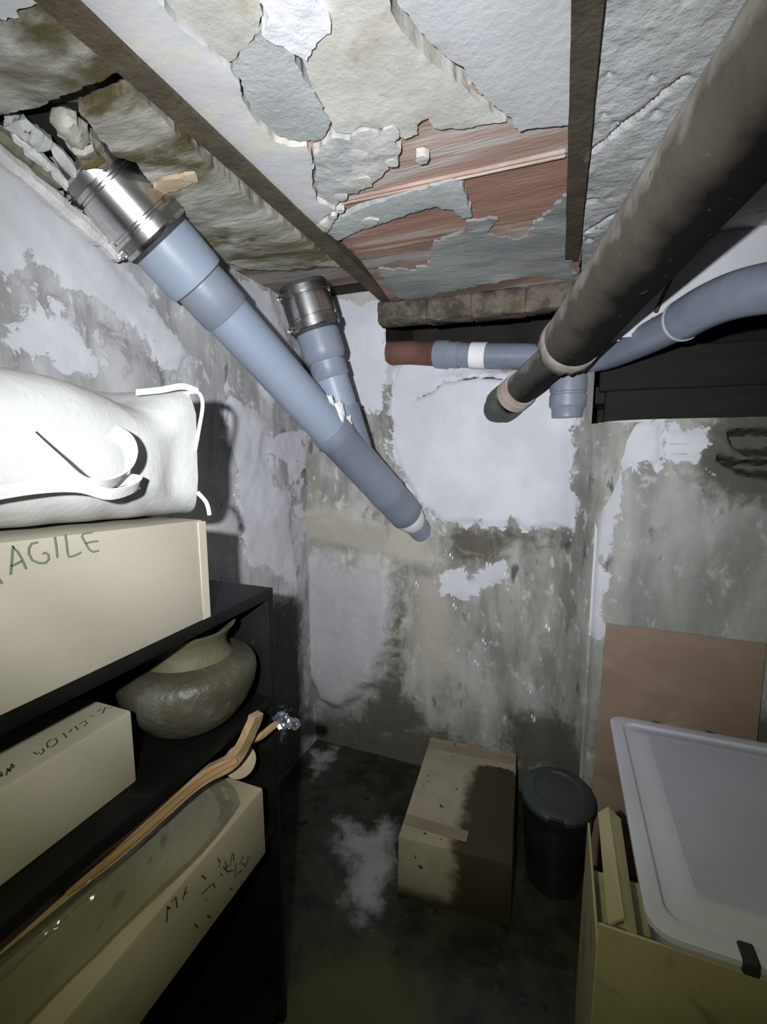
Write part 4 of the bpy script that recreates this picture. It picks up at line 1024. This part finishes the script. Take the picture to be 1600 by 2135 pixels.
# ------------------------------------------------------------------ second carton, on the middle shelf
sz_ = H - .565
c2 = thing('cardboard_box', 'flat pale cardboard box with faint writing on top, on the middle shelf', 'box', (-.77, .15, sz_))
from_bm('carton', box_bm(-.95, -.655, -.26, .516, sz_ + .0005, H - .4335, .004, 2), M_card, c2, 40)
ink('handwriting', G['ink_top'], M_ink, c2, (0, 0, 1), .0010, .0010)
# ------------------------------------------------------------------ clay pot at the far end of the middle shelf
pc = Vector((-.700, .690, sz_))
pot = thing('clay_pot', 'squat olive clay pot with flared rim at the end of the middle shelf', 'pot', pc)
lathe('pot_body', M_pot, pot, pc, Vector((0, 0, 1)), [(.0006, .01), (.0006, .058), (.006, .074), (.025, .096), (.055, .118), (.085, .131), (.108, .1355), (.124, .134), (.136, .126), (.144, .113), (.149, .098), (.151, .088)], 56, 60, caps=False)
M_potn = mat('olive_clay_neck', (0.085, 0.078, 0.040), (0.11, 0.10, 0.058), 9, 0.6, 0.5, 60)
lathe('pot_neck', M_potn, pot, pc, Vector((0, 0, 1)), [(.147, .090), (.160, .078), (.178, .076), (.196, .083), (.208, .094), (.212, .096), (.213, .091), (.202, .078), (.18, .070), (.160, .070), (.12, .10), (.05, .09), (.012, .0)], 56, 60, caps=False)

# ------------------------------------------------------------------ third carton, on the lower shelf
lz = H - .890
c3 = thing('cardboard_box', 'long kraft cardboard box with scrawled black writing on its side, lowest on the bookcase', 'box', (-.74, .2, lz))
p = [(-.93, -.25, lz + .0005), (-.570, -.25, lz + .0005), (-.570, .752, lz + .0005), (-.93, .752, lz + .0005), (-.93, -.25, H - .757), (-.570, -.25, H - .757), (-.570, .750, H - .727), (-.93, .750, H - .727)]
from_bm('carton', hexa_bm(p, .006), M_card2, c3, 40)
ink('handwriting', G['ink_side'], M_ink2, c3, (1, 0, 0), .0013)

# ------------------------------------------------------------------ wooden paddle in a clear plastic sleeve on the third carton
wz = H - .725
pd = thing('wrapped_paddle', 'long pale wooden paddle in a clear plastic sleeve on the lowest cardboard box', 'paddle', (-.65, .5, wz))
def bar(name, m, parent, path, w, h, wdir=(1, 0, 0)):
    return ribbon(name, m, parent, path, w, wdir, h, 6)
SP = [V(-.655, .24, -.628), V(-.652, .38, -.638), V(-.650, .47, -.648), V(-.632, .62, -.636), V(-.592, .685, -.622), V(-.564, .712, -.560), V(-.557, .718, -.535)]
bar('paddle_shaft', M_wood, pd, SP, .016, .028, (1, 0, .25))
bar('paddle_strip', mat('orange_wood', (0.42, 0.25, 0.10), (0.36, 0.22, 0.12), 10, 0.6), pd, [q + Vector((.012, -.004, .004)) for q in SP[1:5]], .006, .010, (1, 0, .25))
bm_ = bmesh.new()
dc = V(-.618, .735, -.668); dn = Vector((.75, -.55, .30)).normalized()
tube_bm([dc - dn * .005, dc - dn * .004, dc + dn * .004, dc + dn * .005], [.031, .034, .034, .031], 28, bm=bm_)
from_bm('paddle_disc', bm_, mat('disc_wood', (0.36, 0.30, 0.19), (0.42, 0.36, 0.24), 14, 0.55, 0.3, 60), pd, 40)
bar('paddle_prong', M_wood, pd, [dc + Vector((0, .01, .03)), V(-.582, .752, -.616), V(-.566, .780, -.604), V(-.560, .800, -.602)], .010, .010)
# clear sleeve: a crumpled flat tube
def sleeve():
    b = bmesh.new(); rings = []
    N, K = 110, 48
    for i in range(N + 1):
        f = i / N; y = .26 + .43 * f
        zc = H - .757 + .03 * ((y + .25) / 1.0) + .0035
        top = H - .640 + .006 * math.sin(y * 30)
        endf = 1 if f < .86 else 1 - (f - .86) * 3.2
        xf = -.588 - .012 * math.sin(f * 6) - (.02 if f < .3 else 0) * (1 - f / .3)
        ring = []
        for k in range(K):
            th = 2 * PI * k / K
            c_, s_ = math.cos(th), math.sin(th)
            if s_ <= 0: x = -.645 + c_ * .057; z = zc
            else:
                z = zc + (top - zc) * endf * s_ ** 1.3
                x = -.645 + c_ * (.062 if c_ > 0 else .05) * (1 - .35 * s_)
            if c_ > 0: x += (xf + .588) * c_
            nn = mnoise.noise(Vector((x * 26, y * 6, z * 26))) * .014 + mnoise.noise(Vector((x * 60, y * 30, z * 60))) * .009
            if s_ > .05: x += nn * s_; z = max(z + .4 * nn * s_, zc + .0005)
            ring.append(b.verts.new((x, y, z)))
        rings.append(ring)
    for i in range(N):
        for k in range(K):
            b.faces.new((rings[i][k], rings[i][(k + 1) % K], rings[i + 1][(k + 1) % K], rings[i + 1][k]))
    return b
from_bm('plastic_sleeve', sleeve(), M_film, pd, 60)
# crumpled foil knot at its end
fk = V(-.555, .806, -.602)
def knot(c, r, seed, m, name, sq=(1, 1, 1)):
    b = bmesh.new(); bmesh.ops.create_icosphere(b, subdivisions=3, radius=1.0)
    for v in b.verts:
        k = 1 + .55 * mnoise.noise(v.co * 2.1 + Vector((seed, 1, 2))) + .35 * mnoise.noise(v.co * 5 + Vector((seed, 4, 2)))
        v.co = Vector(c) + Vector((v.co.x * sq[0], v.co.y * sq[1], v.co.z * sq[2])) * r * k
    return from_bm(name, b, m, pd, 12)
knot(fk, .021, 2.2, M_foil, 'foil_knot', (1.0, .8, .8))
knot(fk + Vector((.022, .012, -.008)), .014, 5.2, M_foil, 'foil_knot', (1.2, .8, .7))

# ------------------------------------------------------------------ carton on the floor against the back wall
fb = thing('cardboard_box', 'damp cardboard box with brown tape standing on the floor by the back wall', 'box', (-.27, 1.55, 0))
def fbp(u, v, z):      # u across (0..1), v front to back (0..1)
    a = Vector((-.438, 1.262, 0)); bpt = Vector((-.075, 1.29, 0)); c = Vector((-.110, 1.835, 0)); d = Vector((-.478, 1.815, 0))
    q = a.lerp(bpt, u).lerp(d.lerp(c, u), v); q.z = z; return q
fh = .219
M_damp = mat('damp_cardboard', (0.30, 0.27, 0.20), (0.34, 0.305, 0.225), 5, 0.85, 0.2, 90)
def stain_mat():
    """kraft carton soaked brown on its right half, with an irregular tide line"""
    m = bpy.data.materials.new('soaked_cardboard'); m.use_nodes = True
    n = m.node_tree.nodes; l = m.node_tree.links; bs = n['Principled BSDF']; bs.inputs['Roughness'].default_value = .75
    tc = n.new('ShaderNodeTexCoord'); sx = n.new('ShaderNodeSeparateXYZ'); l.new(tc.outputs['Object'], sx.inputs[0])
    t = n.new('ShaderNodeTexNoise'); t.inputs['Scale'].default_value = 16; t.inputs['Detail'].default_value = 7; l.new(tc.outputs['Object'], t.inputs['Vector'])
    def lin(*w):
        acc = None
        for src, k in w:
            a = n.new('ShaderNodeMath'); a.operation = 'MULTIPLY'; l.new(src, a.inputs[0]); a.inputs[1].default_value = k
            if acc is None: acc = a.outputs[0]
            else:
                s = n.new('ShaderNodeMath'); s.operation = 'ADD'; l.new(acc, s.inputs[0]); l.new(a.outputs[0], s.inputs[1]); acc = s.outputs[0]
        return acc
    def st_(v, a, b):
        r = n.new('ShaderNodeMapRange'); r.interpolation_type = 'SMOOTHSTEP'; r.inputs['From Min'].default_value = a; r.inputs['From Max'].default_value = b; l.new(v, r.inputs['Value']); return r.outputs[0]
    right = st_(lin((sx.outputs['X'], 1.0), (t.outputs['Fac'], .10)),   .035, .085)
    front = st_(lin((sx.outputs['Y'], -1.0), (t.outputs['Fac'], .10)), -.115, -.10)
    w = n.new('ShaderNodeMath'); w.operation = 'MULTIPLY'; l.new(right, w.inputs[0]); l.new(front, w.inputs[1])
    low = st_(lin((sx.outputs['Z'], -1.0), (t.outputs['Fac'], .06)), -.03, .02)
    def mix(f, a, b):
        x = n.new('ShaderNodeMix'); x.data_type = 'RGBA'; l.new(f, x.inputs[0])
        for i, v in ((6, a), (7, b)):
            if isinstance(v, tuple): x.inputs[i].default_value = (*v, 1)
            else: l.new(v, x.inputs[i])
        return x.outputs[2]
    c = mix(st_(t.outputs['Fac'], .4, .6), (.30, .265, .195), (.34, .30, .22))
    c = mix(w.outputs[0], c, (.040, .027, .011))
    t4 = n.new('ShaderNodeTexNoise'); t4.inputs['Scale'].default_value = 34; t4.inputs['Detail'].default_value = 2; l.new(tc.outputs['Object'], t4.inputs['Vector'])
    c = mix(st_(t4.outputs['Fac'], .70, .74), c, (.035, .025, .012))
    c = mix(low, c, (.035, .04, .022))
    l.new(c, bs.inputs['Base Color'])
    return m
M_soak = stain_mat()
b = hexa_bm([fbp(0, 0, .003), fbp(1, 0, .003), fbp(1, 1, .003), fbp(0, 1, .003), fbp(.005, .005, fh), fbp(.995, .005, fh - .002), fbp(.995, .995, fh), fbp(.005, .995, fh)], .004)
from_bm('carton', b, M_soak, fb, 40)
def tape(name, a, bq, w, z=fh):
    a = Vector(a); bq = Vector(bq); d = (bq - a).normalized(); s = Vector((d.y, -d.x, 0)) * w / 2
    bb = bmesh.new()
    hexa_bm([a + s + Vector((0, 0, .0006)), a - s + Vector((0, 0, .0006)), bq - s + Vector((0, 0, .0006)), bq + s + Vector((0, 0, .0006)), a + s + Vector((0, 0, .0014)), a - s + Vector((0, 0, .0014)), bq - s + Vector((0, 0, .0014)), bq + s + Vector((0, 0, .0014))], 0, bb)
    return from_bm(name, bb, M_tape, fb, None)
tape('packing_tape', fbp(.01, .90, fh), fbp(.99, .90, fh), .045)
tape('packing_tape', fbp(.01, .14, fh), fbp(.60, .12, fh), .045)
tape('packing_tape', fbp(.53, .86, fh + .0006), fbp(.53, .995, fh + .0006), .05)

# ------------------------------------------------------------------ black bin
bin_ = thing('waste_bin', 'black plastic bin with a dusty lid standing between floor box and pier', 'bin', (.045, 1.525, 0))
bcx = Vector((.045, 1.525, 0))
lathe('bin_body', M_binm, bin_, bcx, Vector((0, 0, 1)), [(.002, .02), (.002, .088), (.02, .092), (.24, .110), (.285, .112), (.29, .115), (.305, .115), (.306, .10)], 40, 40)
lathe('bin_lid', M_binlid, bin_, bcx + Vector((0, 0, .300)), Vector((.03, -.10, 1)), [(0, .10), (0, .116), (.006, .119), (.018, .118), (.026, .110), (.034, .094), (.036, .08), (.032, .075), (.034, .0)], 44, 30)
from_bm('bin_catch', box_bm(.02, .065, 1.398, 1.412, .285, .318, .004, 2), M_binm, bin_, 40)

# ------------------------------------------------------------------ sheet of hardboard leaning on the pier
hb = bmesh.new()
hexa_bm([Vector((.155, 1.618, .004)), Vector((.612, 1.618, .004)), Vector((.612, 1.622, .004)), Vector((.155, 1.622, .004)),
         Vector((.174, 1.676, H - .588)), Vector((.621, 1.676, H - .590)), Vector((.621, 1.680, H - .590)), Vector((.174, 1.680, H - .588))], 0, hb)
hbo = from_bm('hardboard_panel', hb, M_hard, None, None, base=(.385, 1.62, 0))
tag(hbo, 'flat brown hardboard panel leaning against the grey pier behind the plastic tub', 'panel')

# ------------------------------------------------------------------ milky storage tub sunk into an open carton, right foreground
lidz = H - .78
tb = thing('storage_tub', 'milky translucent plastic storage tub with ribbed lid in the right foreground', 'tub', (.42, 1.10, H - 1.0))
def rrect(x0, x1, y0, y1, r, n=6):
    out = []
    for cx, cy, a0 in ((x1 - r, y1 - r, 0), (x0 + r, y1 - r, PI / 2), (x0 + r, y0 + r, PI), (x1 - r, y0 + r, 1.5 * PI)):
        for k in range(n + 1):
            a = a0 + PI / 2 * k / n
            out.append((cx + r * math.cos(a), cy + r * math.sin(a)))
    return out
def loft(name, m, parent, layers, cap0=True, cap1=True, smooth=35):
    b = bmesh.new(); rings = [[b.verts.new((x, y, z)) for x, y in pts] for pts, z in layers]
    n = len(rings[0])
    for i in range(len(rings) - 1):
        for k in range(n): b.faces.new((rings[i][k], rings[i][(k + 1) % n], rings[i + 1][(k + 1) % n], rings[i + 1][k]))
    if cap0: b.faces.new(list(reversed(rings[0])))
    if cap1: b.faces.new(rings[-1])
    return from_bm(name, b, m, parent, smooth)
X0, X1, Y0, Y1 = .172, .70, .765, 1.432
def inset(d, r): return rrect(X0 + d, X1 - d, Y0 + d, Y1 - d, r)
loft('tub_body', M_milkb, tb, [(inset(.05, .03), lidz - .20), (inset(.045, .035), lidz - .195), (inset(.016, .04), lidz - .012)], True, False)
loft('lid', M_milk, tb, [(inset(.004, .04), lidz - .016), (inset(.0, .042), lidz - .012), (inset(.0, .042), lidz - .002), (inset(.004, .04), lidz), (inset(.030, .032), lidz), (inset(.036, .03), lidz - .006), (inset(.055, .026), lidz - .006), (inset(.066, .024), lidz + .002), (inset(.09, .02), lidz + .002)], False, False)
ribs = bmesh.new()
yy = Y0 + .09
first = True
pts_prev = None
nr = 46
rows = []
for k in range(nr * 2 + 1):
    y = Y0 + .09 + (Y1 - Y0 - .18) * k / (nr * 2)
    z = lidz + .002 + (.0022 if k % 2 else 0) + .0008 * mnoise.noise(Vector((k * .7, 1, 1)))
    rows.append((ribs.verts.new((X0 + .09, y, z)), ribs.verts.new((X1 - .09, y, z))))
for k in range(len(rows) - 1): ribs.faces.new((rows[k][0], rows[k][1], rows[k + 1][1], rows[k + 1][0]))
from_bm('lid_panel', ribs, M_milkb, tb, 60)
M_clip = mat('dark_clip', (0.02, 0.022, 0.022))
from_bm('clip', box_bm(.300, .322, Y0 - .006, Y0 + .030, lidz - .02, lidz + .006, .003, 1), M_clip, tb, 40)
for xx in (.295, .425):
    from_bm('rim_notch', box_bm(xx - .008, xx + .008, Y1 - .004, Y1 + .003, lidz - .01, lidz + .001, .001, 1), M_clip, tb, 40)
# the open carton under it
oc = thing('cardboard_box', 'open brown cardboard box holding the plastic tub, right foreground', 'box', (.42, 1.10, 0))
oz = H - .812
ox0, ox1, oy0, oy1 = .100, .72, .775, 1.075
box('side_wall', M_card3, oc, ox0, ox1, oy0, oy0 + .005, .003, oz, .001, 1)
box('side_wall', M_card3, oc, ox0, ox1, oy1 - .005, oy1, .003, lidz - .22, .001, 1)
box('side_wall', M_card3, oc, ox0, ox0 + .005, oy0 + .0055, oy1 - .0055, .003, oz - .05, .001, 1)
box('side_wall', M_card3, oc, ox1 - .005, ox1, oy0 + .0055, oy1 - .0055, .003, oz - .05, .001, 1)
box('contents', M_card3, oc, ox0 + .0055, ox1 - .0055, oy0 + .0055, oy1 - .0055, .003, lidz - .201, .001, 1)
def flap(p):
    b = bmesh.new(); n = (Vector(p[1]) - Vector(p[0])).cross(Vector(p[3]) - Vector(p[0])).normalized() * .004
    hexa_bm([Vector(q) for q in p] + [Vector(q) + n for q in p], 0, b)
    from_bm('flap', b, M_card3, oc, None)
flap([(.118, .80, oz - .02), (.118, 1.05, oz - .004), (.140, 1.06, oz + .010), (.142, .80, oz + .004)])
flap([(.145, .79, oz - .004), (.143, 1.06, oz + .006), (.166, 1.06, oz - .012), (.163, .79, oz - .016)])

# ------------------------------------------------------------------ a few loose paint flakes on the back wall
b = bmesh.new()
for i, (xx, zz) in enumerate(((-.41, H - .62), (-.40, H - .66), (-.57, H - .58), (-.27, H - .80), (-.06, H - 1.10), (-.08, H - .98), (-.42, H - .44), (-.25, H - .47), (-.20, H - .49), (-.36, H - .50), (-.02, H - .70), (-.30, H - .90))):
    for q in range(2):
        c = Vector((xx + .01 * q, 1.885, zz - .012 * q)); s_ = .004 + .004 * rng.random()
        tilt_ = rng.uniform(-.5, .5)
        bv = [b.verts.new(c + Vector((s_ * math.cos(a + tilt_) * .7, -.006 + .006 * math.sin(a), s_ * 1.6 * math.sin(a + tilt_)))) for a in (0, PI / 2, PI, 1.5 * PI)]
        b.faces.new(bv)
wb = bpy.data.objects['wall_back']
o = from_bm('paint_flake', b, M_flake, wb, None); o['kind'] = 'stuff'
